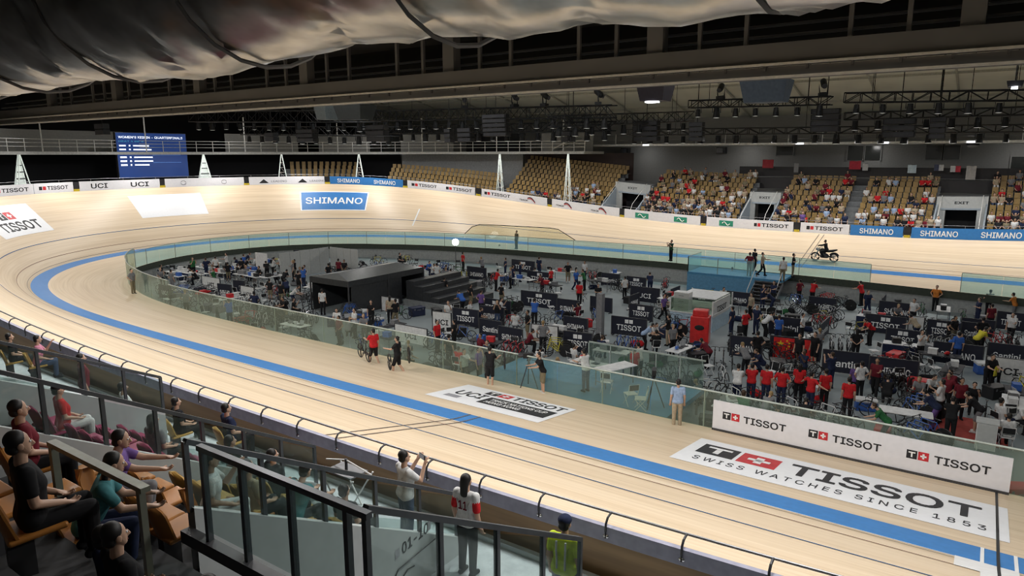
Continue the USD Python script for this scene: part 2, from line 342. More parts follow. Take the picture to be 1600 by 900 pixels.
# ceiling falls from the ridge to the walls; ribs run across it
def ceil_z(y): return 19.5 - 7.0 * (np.abs(y) / 42.) ** 1.6
ys = np.linspace(HY0, HY1, 31); b = MB(); b.sheet(np.stack([np.stack([np.full(31, x), ys, ceil_z(ys)], -1) for x in np.linspace(HX0, HX1, 20)], 0)[:, ::-1]); ce = struct('ceiling', b, M_CEIL)
for x in np.linspace(HX0 + 4, HX1 - 4, 18):
    b = MB(); b.tube(np.stack([np.full(31, x), ys, ceil_z(ys) - .12], -1), .10, 4); part('roof_rib', b, mat('rib_grey', (.40, .40, .34), .8), ce)
for y in np.linspace(-35, 38, 13):
    b = MB(); b.bar((HX0, y, ceil_z(y) - .1), (HX1, y, ceil_z(y) - .1), .12, .2); part('purlin', b, MATS['rib_grey'], ce)

# ------------------------------------------------------------------ lamps
for i, s_ in enumerate(np.arange(97, 268, 6.5)):
    p = TP(s_, 4.9); near = s_ > 222; p[2] = 10.6 if near else 9.4
    lamp(f'/World/track_lamp_{i:03d}', p, TRACK_W * (.84 if near else .46 if 140 < s_ < 210 else .60), .6, 36 if near else 46, .6, aim=(.06 * float(_ip(TN[:, 0], s_)), .06 * float(_ip(TN[:, 1], s_)), -1))
for i, (x, y) in enumerate([(x, y) for x in (-36, -24, -12, 0, 12) for y in (-6, 6)]):
    lamp(f'/World/infield_lamp_{i:03d}', (x, y, 15), INFIELD_W, .4, 50, .6, col=(.92, .96, 1.))
HL = [((x, 34, 11.6), HOUSE_W * .6, (0, .5, -1), 65) for x in (-18, -2, 14)] + [((x, 39.6, 9.1), HOUSE_W * 1.5, (0, .5, -1), 60) for x in (-22, -10, 2, 14)] + [((-57, y, 12.2), HOUSE_W * 6, (-.4, 0, -1), 65) for y in (-10, 0, 10)] + [((-48, 22, 12.2), HOUSE_W * 5, (-.3, .3, -1), 65), ((-33, 28, 12.2), HOUSE_W * 2, (0, .4, -1), 65)]
HL += [((x, -30.6, 9.2), HOUSE_W * k, (0, .3 if x < 9 else .05, -1), 32 if x < 9 else 40) for x, k in ((-12, .2), (-4, .2), (3, .45), (9.5, 2.8))]
for i, (p, w, a, c) in enumerate(HL): lamp(f'/World/house_lamp_{i:03d}', p, w, .3, c, .5, aim=a)
#@@NEXT
# ------------------------------------------------------------------ boards round the outer edge of the track
def curved_box(sa, sb, d0, d1, z0, z1, step=.5, absz=False):
    s = np.linspace(sa, sb, max(2, int(abs(sb - sa) / step) + 1)); P = []
    for d, z in ((d0, z0), (d0, z1), (d1, z1), (d1, z0), (d0, z0)):
        p = OUT(s, d, z)
        if absz: p[:, 2] = z
        P.append(p)
    b = MB(); b.sheet(np.stack(P, 1) if sb > sa else np.stack(P, 1)[:, ::-1])
    for i in (0, -1): b.add([P[k][i] for k in range(4)], [[0, 1, 2, 3]])
    return b
def board_text(t, sl, sr, z0, h, d=.02):
    v, f = text(t, h, abs(sl - sr), maxedge=.35); v = np.array(v)
    return OUT(sl - v[:, 0], d - .004 - v[:, 2], z0 + v[:, 1]), f
def board_rect(sl, sr, z0, z1, d=.015):
    v, f = rectmesh(0, 0, sl - sr, z1 - z0, .3); return OUT(sl - v[:, 0], d - v[:, 2], z0 + v[:, 1]), f
def ad_board(label, sl, sr, m, items):
    t = thing('advertising_board', label, 'advertising board')
    part('board', curved_box(sr, sl, .02, .08, .0, .86), m, t)
    for kind, a, c in items:
        if kind == 'T':
            g = .26; w = (a - c)
            for k, mm in ((0, M_LETTER), (1, M_RED)): part('logo_square', board_rect(a - k * g * 1.2, a - k * g * 1.2 - g, .28, .28 + g + .04), mm, t)
            part('lettering', board_text('TISSOT', a - g * 2.6, c, .28, .30), M_LETTER, t)
        elif kind == 'A':
            P = OUT(np.linspace(a, c, 12), .012, .2 + .45 * np.sin(np.linspace(.9, PI, 12))); b = MB(); b.tube(P, .045, 5); part('coloured_arc', b, M_LETTER, t)
            P = OUT(np.linspace(a, c, 12), .012, .13 + .42 * np.sin(np.linspace(.9, PI, 12))); b = MB(); b.tube(P, .04, 5); part('coloured_arc', b, M_RED, t)
            part('lettering', board_text('TRACK', a + .9, a, .2, .16), M_LETTER, t)
        elif kind == 'G':
            part('green_logo', board_rect(a, c, .12, .62), mat('ad_green', (.03, .26, .17), .5), t); P = OUT(np.linspace(a - .3, c + .3, 12), .01, .36 + .14 * np.sin(np.linspace(0, 2 * PI, 12)))
            b = MB(); b.tube(P, .04, 5); part('white_wave', b, M_LETW, t)
        elif kind == 'V':
            v = OUT(np.array([a, c, (a + c) / 2]), .012, np.array([.18, .18, .6])); b = MB(); b.add(v, [[0, 1, 2]]); part('black_triangle', b, M_LETTER, t); part('lettering', board_text('LEADING', c - .2, c - 1.5, .26, .2), mat('mark_grey', (.3, .3, .33)), t)
        elif kind == 'O':
            b = MB(); th = np.linspace(0, 2 * PI, 17)[:-1]; b.tube(OUT(a + .2 * np.cos(th), .012, .42 + .2 * np.sin(th)), .03, 5, closed=True); part('ring_mark', b, MATS['mark_grey'] if 'mark_grey' in MATS else M_LETTER, t)
        else: part('lettering', board_text(kind, a, c, .2, .42), M_LETW if m is M_SHIM else M_LETTER, t)
ad_board('white board with a black-lettered watch logo at the far left edge of the bend', 202.5, 196.2, M_BOARD, [('T', 199.6, 196.6)])
ad_board('second white board from the left with black-lettered watch logo', 196.15, 193.0, M_BOARD, [('T', 195.75, 193.4)])
ad_board('white board with two short three-letter words below the video screen', 192.5, 186.25, M_BOARD, [('UCI', 191.6, 190.3), ('UCI', 188.5, 187.1)])
ad_board('white board with two faint grey rings right of the video screen', 185.85, 179.6, M_BOARD, [('O', 184.4, 0), ('O', 181.2, 0)])
ad_board('white board with two black triangles on the bend', 179.2, 172.95, M_BOARD, [('V', 178.4, 177.6), ('V', 175.2, 174.4)])
ad_board('blue board with white lettering above the blue painted panel', 172.5, 166.0, M_SHIM, [('SHIMANO', 171.85, 169.9), ('SHIMANO', 168.66, 166.7)])
ad_board('white board with two watch logos in front of the leftmost yellow seats', 165.6, 159.0, M_BOARD, [('T', 165.2, 162.8), ('T', 161.9, 159.3)])
ad_board('white board with one watch logo and one dark red arc', 158.3, 151.3, M_BOARD, [('T', 158.0, 155.3), ('A', 153.4, 152.6)])
ad_board('white board with two dark red arcs before the left stairwell', 150.75, 143.4, M_BOARD, [('A', 149.4, 148.6), ('A', 145.6, 144.8)])
ad_board('white board with two green logos before the busiest seat block', 142.85, 135.1, M_BOARD, [('G', 141.7, 140.3), ('G', 137.7, 136.4)])
ad_board('white board with one green logo and one watch logo before the middle stairwell', 134.5, 126.7, M_BOARD, [('G', 133.3, 132.0), ('T', 130.1, 127.1)])
ad_board('white board with one watch logo above the two-line track mark', 126.1, 122.2, M_BOARD, [('T', 125.6, 122.7)])
ad_board('short blue board with white lettering right of the last white board', 122.1, 118.2, M_SHIM, [('SHIMANO', 121.4, 118.9)])
ad_board('long blue board with white lettering under the right stairwell', 117.6, 108.5, M_SHIM, [('SHIMANO', 116.98, 114.42), ('SHIMANO', 112.93, 110.4)])
for s_ in (192.75, 186.05, 179.4, 172.7, 165.8, 158.65, 151.0, 143.1, 134.8, 126.4, 117.9):
    t = thing('gap_pad', 'black pad with a yellow foot in a gap between the edge boards', 'pad', group='pads between the edge boards')
    part('pad', curved_box(s_ - .25, s_ + .25, .03, .12, .22, .84, .25), M_BLACK, t); part('yellow_foot', curved_box(s_ - .22, s_ + .22, .01, .1, .0, .21, .25), mat('pad_yellow', (.55, .42, .03)), t)

# near barrier: plywood wall, grey band and hooked steel rail
sb_ = np.arange(212., 268.01, .5)
lo = OUT(sb_, .10, 0); lo[:, 2] = FLOOR; hi = OUT(sb_, .10, .60)
nb = thing('track_barrier', 'plywood barrier with a grey top band along the near edge of the track', 'barrier')
b = MB(); b.sheet(np.stack([hi, lo], 1)); part('plywood_wall', b, M_PLY, nb)
part('grey_band', curved_box(212, 268, .04, .135, .58, .84), M_FASCIA, nb)
part('inner_board', curved_box(212, 268, .0, .03, .0, .80), mat('pale_board', (.78, .72, .68), .5), nb)
rl = thing('edge_handrail', 'thin steel handrail on hooked posts along the near track edge', 'handrail')
part('rail', MB().tube(OUT(np.arange(213, 268, .5), -.06, 1.0), .022, 8), M_GREY, rl)
for k in range(-12, 31):
    s_ = 250.83 - 1.25 * k
    if s_ > 266 or s_ < 213: continue
    b = MB(); b.tube(np.array([OUT(s_, d, z) for d, z in ((.155, .66), (.16, .78), (.15, .9), (.09, .98), (.0, 1.005), (-.06, 1.0))]), .02, 6); part('hook_post', b, M_DGREY, rl)
    p = OUT(s_, .14, .68); b = MB(); b.ball(p, .045, 1, (1.2, .5, .8)); part('bracket', b, M_CHROME, rl)
rf = thing('edge_handrail', 'grey handrail above the advertising boards round the far side', 'handrail')
part('rail', MB().tube(OUT(np.arange(108, 212, .5), .14, 1.06), .022, 6), M_GREY, rf)
for s_ in np.arange(109, 212, 2.5): part('post', MB().bar(OUT(s_, .12, .0), OUT(s_, .14, 1.05), .04), M_GREY, rf)

# ------------------------------------------------------------------ glass fences round the infield
def glass_fence(label, sa, sb, h, step, gm, off=.06, rail=.035):
    t = thing('glass_fence', label, 'glass fence'); n = max(1, int(round((sb - sa) / step))); cut = np.linspace(sa, sb, n + 1)
    for a, c in zip(cut[:-1], cut[1:]):
        s = np.linspace(a + .012, c - .012, 4); p = TP(s, DIN(s) + off); q = p + V(0, 0, h)
        nn = np.stack([_ip(TN[:, 0], s), _ip(TN[:, 1], s), 0 * s], -1) * .012
        b = MB(); b.sheet(np.stack([p, q, q + nn, p + nn, p], 1)); part('pane', b, gm, t, smooth=False)
    s = np.linspace(sa, sb, n * 3 + 1); part('top_rail', MB().tube(TP(s, DIN(s) + off) + V(0, 0, h + .02), rail, 6), M_EDGE, t)
    for a in cut[::2]: part('post', MB().bar(TP(a, float(DIN(a)) + off - .05), TP(a, float(DIN(a)) + off - .05) + V(0, 0, h), .04), M_EDGE, t)
    return t
glass_fence('long green-tinted glass fence along the near side of the infield', 220, 267, 1.3, 2.0, M_GLASS)
glass_fence('taller glass fence around the left tip of the infield', 198.5, 220, 1.55, 1.8, M_GLASS)
glass_fence('pale teal glass fence along the far side of the infield', 118.9, 198.5, 1.25, 2.4, M_GLASSF, rail=.02)
glass_fence('short teal glass fence right of the infield stairs', 100, 117.6 if False else 113.5, 1.25, 2.4, M_GLASSF, rail=.02)
# raised see-through panel by the far straight
t = thing('raised_screen', 'clear olive-tinted screen with a dark frame standing by the far straight', 'screen panel')
sA, sB = 155.2, 143.0
sc = np.linspace(sA, sB, 15); base = TP(sc, DIN(sc) + .25); zz = np.where((sc > sA - 1.2), 1.25 + (sA - sc) / 1.2 * .95, np.where(sc < sB + 1.9, 1.25 + (sc - sB) / 1.9 * .95, 2.2)); top = base + np.stack([0 * zz, 0 * zz, zz], -1)
b = MB(); b.sheet(np.stack([base + V(0, 0, 1.2), top, top + V(0, .03, 0), base + V(0, .03, 1.2)], 1)); part('pane', b, glassmat('olive_film', (.96, .96, .88), .04), t)
part('frame', MB().tube(top, .035, 5), M_DGREY, t)

# advertising wall on the near fence
def fx(px, py): return aty(px, py, -14.42)[0] + 249.9
nw = thing('fence_advert', 'long white advertising wall with three black-lettered logos on the near glass fence', 'advertising board')
P = lambda s, z, o: TP(s, -6.09 + .13 + o) + V(0, 0, 1) * z
sL, sR = 255.62, 263.95
b = MB(); s = np.linspace(sL, sR, 10); b.sheet(np.stack([TP(s, -5.9), TP(s, -5.9) + V(0, 0, 1.06), TP(s, -5.97) + V(0, 0, 1.06), TP(s, -5.97), TP(s, -5.9)], 1))
for i in (sL, sR): b.add([TP(i, -5.9), TP(i, -5.9) + V(0, 0, 1.06), TP(i, -5.97) + V(0, 0, 1.06), TP(i, -5.97)], [[0, 1, 2, 3]])
part('panel', b, M_BOARD, nw)
def on_fence(mesh, s0, z0):
    v, f = mesh; v = np.asarray(v); return TP(s0 + v[:, 0], -5.895 + v[:, 2] * 1.0) + np.stack([0 * v[:, 0], 0 * v[:, 0], z0 + v[:, 1]], -1), f
for a, c in ((1129, 1229), (1265, 1381), (1422, 1559)):
    s0, s1 = [aty(q, 660, -14.5)[0] + 249.9 for q in (a, c)]; w = s1 - s0; g = w * .125
    logo_T(None, 0, 0, g, lambda nm, m, mm: part(nm, on_fence(m, s0, .46), mm, nw))
    part('lettering', on_fence(shift(text('TISSOT', g * .86, w * .66, maxedge=.3), w * .34, 0), s0, .46), M_LETTER, nw)
t = thing('floor_kerb', 'dark kerb strip on the floor under the near advertising wall', 'kerb')
part('kerb', MB().sheet(np.stack([TP(s, -5.86), TP(s, -5.86) + V(0, 0, .07), TP(s, -5.99) + V(0, 0, .07)], 1)), M_DGREY, t)

# blue decks at the two gates
M_DECK = mat('deck_blue', (.06, .22, .38), .5, vary=.1)
t = thing('gate_deck', 'blue gate deck behind the near glass fence', 'platform')
b = MB(); b.box((-.25, -12.4, -.92), (8.5, 3.8, .2)); part('deck', b, M_DECK, t)
for x in (-4, -2, 0, 2, 3.8): part('leg', MB().box((x, -10.7, -1.46), (.08, .08, .88)), M_GREY, t)
gi = thing('glass_fence', 'glass rail with pale posts along the inner side of the near blue deck', 'glass fence')
for i in range(5):
    x = -1.2 + i * 1.05
    part('pane', MB().box((x + .5, -10.6, -.22), (.96, .015, 1.1)), M_GLASS, gi); part('post', MB().box((x, -10.6, -.25), (.05, .05, 1.15)), M_EDGE, gi)
part('top_rail', MB().bar((-1.2, -10.6, .36), (4.05, -10.6, .36), .06), M_EDGE, gi)
gx0, gx1 = -6.3, .75
t = thing('gate_deck', 'blue gate deck with steps beside the far glass fence', 'platform')
b = MB(); b.box(((gx0 + gx1) / 2, 16.0, -.52), (gx1 - gx0, 3.0, .16)); part('deck', b, M_DECK, t)
b = MB(); b.box(((gx0 + -1.2) / 2, 14.52, -1.25), (-1.2 - gx0, .06, 1.3)); part('front_panel', b, mat('deck_front', (.10, .26, .42), .5), t)
st = thing('stairs', 'short dark staircase from the infield up to the far gate deck', 'stairs')
for i in range(7): part('step', MB().box((-.15, 14.35 - i * .3, -.60 - i * .2 - .03), (1.8, .32, .07)), M_DGREY, st); part('riser', MB().box((-.15, 14.5 - i * .3, -.72 - i * .2), (1.78, .02, .2)), mat('riser_brown', (.035, .025, .022)), st)
for x in (-1.1, .8):
    part('stringer', MB().bar((x, 14.5, -.7), (x, 12.3, -1.85), .06, .25), M_GREY, st); part('handrail', MB().tube([(x, 14.7, .5), (x, 14.4, .45), (x, 12.4, -1.0), (x, 12.35, -1.85)], .03, 6), M_RAILW, st)
gb = thing('glass_fence', 'glass box rail around the far gate deck', 'glass fence')
for x0, y0, x1, y1 in ((gx0, 14.6, -4, 14.6), (-4, 14.6, -1.3, 14.6), (gx0, 14.6, gx0, 17.4)):
    part('pane', MB().bar((x0, y0, .15), (x1, y1, .15), .015, 1.15), M_GLASSF, gb); part('post', MB().box((x0, y0, .15), (.05, .05, 1.2)), M_EDGE, gb)
    part('top_rail', MB().bar((x0, y0, .74), (x1, y1, .74), .04), M_EDGE, gb)

# ------------------------------------------------------------------ far stand
ROWD, ROWH, R0 = .8, .45, 1.5
def tread(k): return .22 + ROWH * k
BLK = [(168., 157.5), (156.8, 146.), (142.2, 132.), (129.1, 116.4), (112.8, 106.)]
fs = struct('floor_far_stand', curved_box(106, 176, .12, R0, -.6, -.02, 1.0), M_CONC)
for sl, sr in BLK:
    P = []; s = np.arange(sr, sl + .01, .6)
    for k in range(4 if sl == 168. else 9):
        z0 = tread(k - 1) if k else -.5; P += [OUT(s, R0 + ROWD * k, z0), OUT(s, R0 + ROWD * k, tread(k)), OUT(s, R0 + ROWD * (k + 1), tread(k))]
    b = MB(); b.sheet(np.stack(P, 1)); part('terrace', b, mat('terrace_grey', (.16, .17, .18), .8), fs)
M_VOM = mat('stairwell_wall', (.32, .37, .42), .7, vary=.05)
for i, (sl, sr) in enumerate([(146., 142.2), (132., 129.1), (116.4, 112.8)]):
    t = thing('stairwell_entry', ('pale stairwell entry with sloping side walls left of the busiest seat block', 'pale stairwell entry with sloping side walls in the middle of the far stand', 'pale stairwell entry with a dark doorway at the right of the far stand')[i], 'stairwell')
    for s_, ds in ((sl, -.12), (sr, .12)):
        P = []
        for d in np.linspace(.5, R0 + 5 * ROWD, 8): P.append([OUT(s_, d, -.3), OUT(s_, d, .7 + max(0, (d - R0)) * .56), OUT(s_ + ds, d, .7 + max(0, (d - R0)) * .56), OUT(s_ + ds, d, -.3)])
        b = MB(); b.sheet(np.array(P)); part('side_wall', b, M_VOM, t)
        part('handrail', MB().tube([OUT(s_ + ds * 3, .7, .6), OUT(s_ + ds * 3, 1.2, 1.3), OUT(s_ + ds * 3, R0 + 4 * ROWD, 3.2)], .03, 5), M_RAILW, t)
    d0 = R0 + 4.0 * ROWD; mid = (sl + sr) / 2; hw = (sl - sr) / 2
    part('back_wall', curved_box(mid - hw, mid + hw, d0, d0 + .2, 2.0, 3.1, .6), M_WALLW, t); part('lintel', curved_box(mid - hw * .8, mid + hw * .8, d0 - .05, d0, 2.0, 2.15, .6), M_VOM, t)
    for sg_ in (-1, 1): part('jamb', curved_box(min(mid + sg_ * hw, mid + sg_ * hw * .62), max(mid + sg_ * hw, mid + sg_ * hw * .62), d0, d0 + .2, -.3, 2.0, .6), M_WALLW, t)
    part('doorway', curved_box(mid - hw * .62, mid + hw * .62, d0 + 1.2, d0 + 1.3, -.3, 2.0, .6), M_WALLD, t)
    v, f = text('EXIT', .2, 1.0); part('lettering', (OUT(mid + .5 - v[:, 0], d0 - .01 - v[:, 2], 2.5 + v[:, 1]), f), M_LETTER, t)
    part('upper_terrace', curved_box(sr, sl, R0 + 5 * ROWD, R0 + 9 * ROWD, 3.0, 3.1, .6), MATS['terrace_grey'], t)
# bend seats under the balcony
s = np.arange(170.6, 176.1, .6); P = []
for k in range(4): P += [OUT(s, R0 + 2 + ROWD * k, (tread(k - 1) if k else -.5)), OUT(s, R0 + 2 + ROWD * k, tread(k)), OUT(s, R0 + 2 + ROWD * (k + 1), tread(k))]
part('terrace', MB().sheet(np.stack(P, 1)), MATS['terrace_grey'], fs)
# walls behind
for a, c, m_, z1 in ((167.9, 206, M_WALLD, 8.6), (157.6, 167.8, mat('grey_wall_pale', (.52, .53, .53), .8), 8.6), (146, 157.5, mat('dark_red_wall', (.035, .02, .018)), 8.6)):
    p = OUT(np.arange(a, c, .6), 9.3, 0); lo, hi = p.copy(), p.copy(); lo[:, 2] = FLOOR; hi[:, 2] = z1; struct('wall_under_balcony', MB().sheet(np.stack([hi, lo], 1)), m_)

# seats and their people come from these spots
def far_spots():
    out = []
    for bi, (sl, sr) in enumerate(BLK):
        for k in range(4 if bi == 0 else 9):
            d = R0 + ROWD * k + .42; ratio = float(np.linalg.norm(OUT(sl, d, 0) - OUT(sr, d, 0)) / (sl - sr)); s_ = sl - .35
            while s_ > sr + .25:
                if not (bi == 3 and abs(s_ - 122.7) < .45): out.append((bi, k, s_, OUT(s_, d, tread(k))))
                s_ -= .52 / ratio
    return out
SPOTS = far_spots()
M_SEAT = mat('seat_ochre', (.27, .175, .06), .5, vary=.1, rand=.15)
def stadium_seat():
    t = thing('stadium_seat', '', 'seat')
    x = np.linspace(-.21, .21, 5); z = np.linspace(.42, .86, 4); P = np.array([[[xx, -.22 - .10 * (zz - .42) + .25 * xx * xx * 1.2, zz] for zz in z] for xx in x]); Q = P + V(0, -.02, 0)
    b = MB(); b.sheet(P[::-1]); b.sheet(Q); b.sheet(np.stack([P[:, -1], Q[:, -1]], 1)); part('backrest', b, M_SEAT, t)
    b = MB(); b.box((0, -.01, .42), (.43, .40, .035)); part('seat_pan', b, M_SEAT, t); part('bracket', MB().box((0, -.05, .2), (.1, .25, .42)), M_DGREY, t); return t
spot_rank = sorted(range(len(SPOTS)), key=lambda i: np.linalg.norm(SPOTS[i][3] - CP))
SIDE = ['leftmost far seat block', 'second far seat block from left', 'middle far seat block', 'large right far seat block', 'far seat block at right edge']
rest = []
for n_, i in enumerate(spot_rank):
    bi, k, s_, p = SPOTS[i]
    if n_ < 290: place('far_seat', stadium_seat, p, YAW(s_), f'ochre plastic seat in the {SIDE[bi]}', f'ochre seats of the {SIDE[bi]}')
    else: rest.append((p, YAW(s_)))
for k in range(4):
    for s_ in np.arange(170.9, 175.9, .42):
        q = OUT(s_, R0 + 2 + ROWD * k + .42, tread(k)); rest.append((q, YAW(s_)))
pi = UsdGeom.PointInstancer.Define(stage, '/World/stadium_seat_rows')
pr = UsdGeom.Xform.Define(stage, '/World/stadium_seat_rows/stadium_seat_model'); pr.GetPrim().GetReferences().AddInternalReference(PROTO['far_seat'].GetPath()); xf(pr.GetPrim()); setd(pr.GetPrim())
pi.CreatePrototypesRel().SetTargets([pr.GetPath()]); pi.CreateProtoIndicesAttr([0] * len(rest)); pi.CreatePositionsAttr([Gf.Vec3f(*map(float, p)) for p, _ in rest])
pi.CreateOrientationsAttr([Gf.Quath(math.cos(a / 2), 0, 0, math.sin(a / 2)) for _, a in rest]); setd(pi.GetPrim(), label='rows of ochre plastic seats in the upper rows of the far stand', category='seats', kind='stuff')

# ------------------------------------------------------------------ balcony of the bend, pylons, video screen
bal = thing('ring_balcony', 'pale ring balcony with a white railing over the left bend', 'balcony')
BD = 3.6; BS0, BS1 = 149., 208.
part('slab', curved_box(BS0, BS1, BD, BD + 5, 8.5, 8.78, .8, True), mat('balcony_edge', (.50, .50, .48), .7), bal)
bz = lambda s, d, z: np.r_[OUT(s, d, 0)[:2], z]
for h in (.45, .8, 1.12): part('rail', MB().tube(np.array([bz(s, BD + .1, 8.78 + h) for s in np.arange(BS0, BS1, .7)]), .03, 5), M_RAILW, bal)
for i, s_ in enumerate(np.arange(BS0, BS1, 1.15)):
    tall = i % 6 == 2; part('post', MB().bar(bz(s_, BD + .1, 8.7), bz(s_, BD + .1, 12.6 if tall else 9.9), .10 if tall else .06), M_RAILW, bal)
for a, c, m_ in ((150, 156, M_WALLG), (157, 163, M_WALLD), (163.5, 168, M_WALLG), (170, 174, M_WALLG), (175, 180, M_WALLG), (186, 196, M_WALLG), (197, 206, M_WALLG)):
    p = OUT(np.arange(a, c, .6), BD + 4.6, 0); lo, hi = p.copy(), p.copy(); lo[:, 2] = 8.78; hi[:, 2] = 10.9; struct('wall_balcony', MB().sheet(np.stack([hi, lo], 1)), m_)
b = MB(); p0, p1 = aty(868, 234, 33.), aty(905, 214, 33.5); b.bar(p0, p1, .12, 1.6, up=(0, 1, 0)); part('end_flap', b, M_RAILW, bal)
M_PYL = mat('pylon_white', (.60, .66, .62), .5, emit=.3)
for i, (px, lab) in enumerate([(57, 'white panelled tapered pylon left of the video screen'), (325, 'white panelled tapered pylon right of the video screen'), (445, 'lattice pylon left of the seats under the balcony'), (560, 'lattice pylon right of the seats under the balcony'), (780, 'thin sparkling lattice pylon at the aisle of the far stand'), (887, 'thin sparkling lattice pylon in front of the second seat block')]):
    s_ = [196.4, 182.5, 176.4, 170.0, 156.7, 149.4][i]; base = OUT(s_, 1.0, 0.); base[2] += -.2; topz = 8.5
    t = thing('pylon', lab, 'pylon', base, YAW(s_)); H = topz - base[2]; w = 1.6 if i < 2 else 1.1
    for sx in (-1, 1):
        for sy in (0, 1): part('leg', MB().bar((sx * w * .5 * (1 if i < 4 else .7), sy * .5, 0), (sx * .05, .2 + sy * .1, H), .07), M_PYL, t)
    for q in np.linspace(.12, .9, 6): part('ring', MB().bar((-w * .5 * (1 - q), .2, q * H), (w * .5 * (1 - q), .2, q * H), .08), M_DGREY if i < 2 else M_CHROME, t)
    if i < 2: b = MB(); b.add([(-w * .48, .04, 0), (w * .48, .04, 0), (.05, .22, H * .97), (-.05, .22, H * .97), (-w * .48, .1, 0), (w * .48, .1, 0), (.05, .27, H * .97), (-.05, .27, H * .97)], [[0, 1, 2, 3], [5, 4, 7, 6], [1, 5, 6, 2], [4, 0, 3, 7]]); part('panel', b, M_PYL, t)
    else:
        for q in np.linspace(.1, .8, 5): part('brace', MB().bar((-w * .4 * (1 - q), .1, q * H), (w * .4 * (.85 - q), .1, (q + .15) * H), .05), M_CHROME, t)
# video screen
XS = -60.6; a, c = atx(180, 207, XS), atx(295, 276, XS); y0, y1, z1, z0 = a[1], c[1], a[2], c[2]
vs = thing('video_screen', 'large blue video screen listing starters, hung on the balcony', 'video screen')
part('casing', MB().box((XS - .2, (y0 + y1) / 2, (z0 + z1) / 2), (.36, y1 - y0 + .1, z1 - z0 + .1)), M_DGREY, vs)
part('display', MB().box((XS, (y0 + y1) / 2, (z0 + z1) / 2), (.04, y1 - y0, z1 - z0)), mat('screen_blue', (.012, .035, .14), .4, emit=.85, vary=.15, scale=.4), vs)
M_SCRW, M_SCRL, M_SCRC = mat('screen_white', (.75, .8, .9), emit=1.2), mat('screen_line', (.10, .22, .55), emit=.5), mat('screen_teal', (.05, .3, .45), emit=.5)
def on_screen(m, y, z): v, f = m; return np.stack([np.full(len(v), XS + .03) + v[:, 2], y0 + y + v[:, 0], z0 + z + v[:, 1]], -1), f
w_, h_ = y1 - y0, z1 - z0
part('lettering', on_screen(text("WOMEN'S KEIRIN - QUARTERFINALS", .22, w_ * .92), w_ * .03, h_ * .88), M_SCRW, vs)
part('lettering', on_screen(text('HEAT 1 OF 4', .13, w_ * .34), w_ * .03, h_ * .80), M_SCRC, vs)
rr = random.Random(3)
for i in range(6):
    z = h_ * (.70 - i * .085); part('row_text', on_screen(rectmesh(0, 0, w_ * .09, .17), w_ * .03, z), M_SCRW, vs); part('row_text', on_screen(rectmesh(0, 0, .18, .17), w_ * .16, z), M_SCRW, vs)
    part('row_text', on_screen(rectmesh(0, 0, w_ * rr.uniform(.2, .3), .15), w_ * .22, z), M_SCRW, vs)
    if i % 2 == 0: part('row_line', on_screen(rectmesh(0, 0, w_ * .42, .05), w_ * .48, z - .1), M_SCRL, vs)

# ------------------------------------------------------------------ far gallery ledge, windows, flags
lg = thing('gallery_ledge', 'long pale ledge with small lamps above the far stand', 'ledge')
LY, LZ = 36.6, 9.45; x0, x1 = aty(905, 222, LY)[0], aty(1640, 222, LY)[0] + 6
part('ledge', MB().box(((x0 + x1) / 2, LY + 2.4, LZ), (x1 - x0, 4.8, .22)), mat('ledge_pale', (.75, .75, .72), .6), lg)
for px in (1010, 1250, 1382, 1518): p = aty(px, 224, LY + .1); part('lamp', MB().box((p[0], LY - .03, LZ), (.7, .06, .14)), mat('lamp_glow', (.9, .92, .95), emit=3.), lg)
for i in range(16): x = x0 + (x1 - x0) * (i + .5) / 16; part('bracket', MB().bar((x, LY + .1, LZ + .1), (x, LY + .1, LZ + 1.2), .06), M_RAILW, lg)
for h in (.5, 1.1): part('rail', MB().tube([(x0, LY + .1, LZ + h), (x1, LY + .1, LZ + h)], .03, 5), M_GREY, lg)
for i, (pa, pb, ya, yb) in enumerate([(1213, 1240, 229, 242), (1325, 1349, 228, 250), (1352, 1376, 228, 250), (1447, 1472, 227, 249), (1475, 1500, 227, 249), (1580, 1612, 245, 266)]):
    a, c = aty(pa, ya, 41.95), aty(pb, yb, 41.95); w = struct(f'window_{i+1}', MB().box(((a[0] + c[0]) / 2, 41.93, (a[2] + c[2]) / 2), (c[0] - a[0], .08, a[2] - c[2])), mat('dark_pane', (.02, .025, .022), .2))
    part('window_frame', MB().box((a[0], 41.9, (a[2] + c[2]) / 2), (.12, .16, a[2] - c[2] + .2)), M_WALLG, w); part('window_frame', MB().box((c[0], 41.9, (a[2] + c[2]) / 2), (.12, .16, a[2] - c[2] + .2)), M_WALLG, w)
for px, py, lab in ((977, 236, 'dark wall box above the left stairwell entry'), (1127, 235, 'dark wall box above the middle stairwell entry')):
    p = aty(px, py, 41.5); t = thing('wall_box', lab, 'air unit'); part('casing', MB().box((p[0], 41.6, p[2]), (1.0, .7, .7)), M_DGREY, t); part('grille', MB().box((p[0] - .1, 41.22, p[2]), (.7, .06, .5)), M_GREY, t)
p = aty(1522, 226, 40); t = thing('dome_camera', 'white dome fitting under the far ledge', 'dome camera', (p[0], LY + 1, LZ - .3)); part('dome', MB().ball((0, 0, 0), .45, 2, (1, 1, .5)), M_WALLW, t); part('collar', MB().cyl((0, 0, 0), (0, 0, .25), .5, n=16), M_DGREY, t)
cr = thing('concourse_barrier', 'dark barrier with a thin rail along the top of the far stand', 'barrier')
a, c = aty(1150, 284, 36.2)[0], aty(1640, 284, 36.2)[0] + 4; part('panel', MB().box(((a + c) / 2, 36.3, 5.6), (c - a, .12, 1.1)), mat('barrier_dark', (.03, .028, .03)), cr); part('rail', MB().tube([(a, 36.2, 6.25), (c, 36.2, 6.25)], .03, 5), M_GREY, cr)
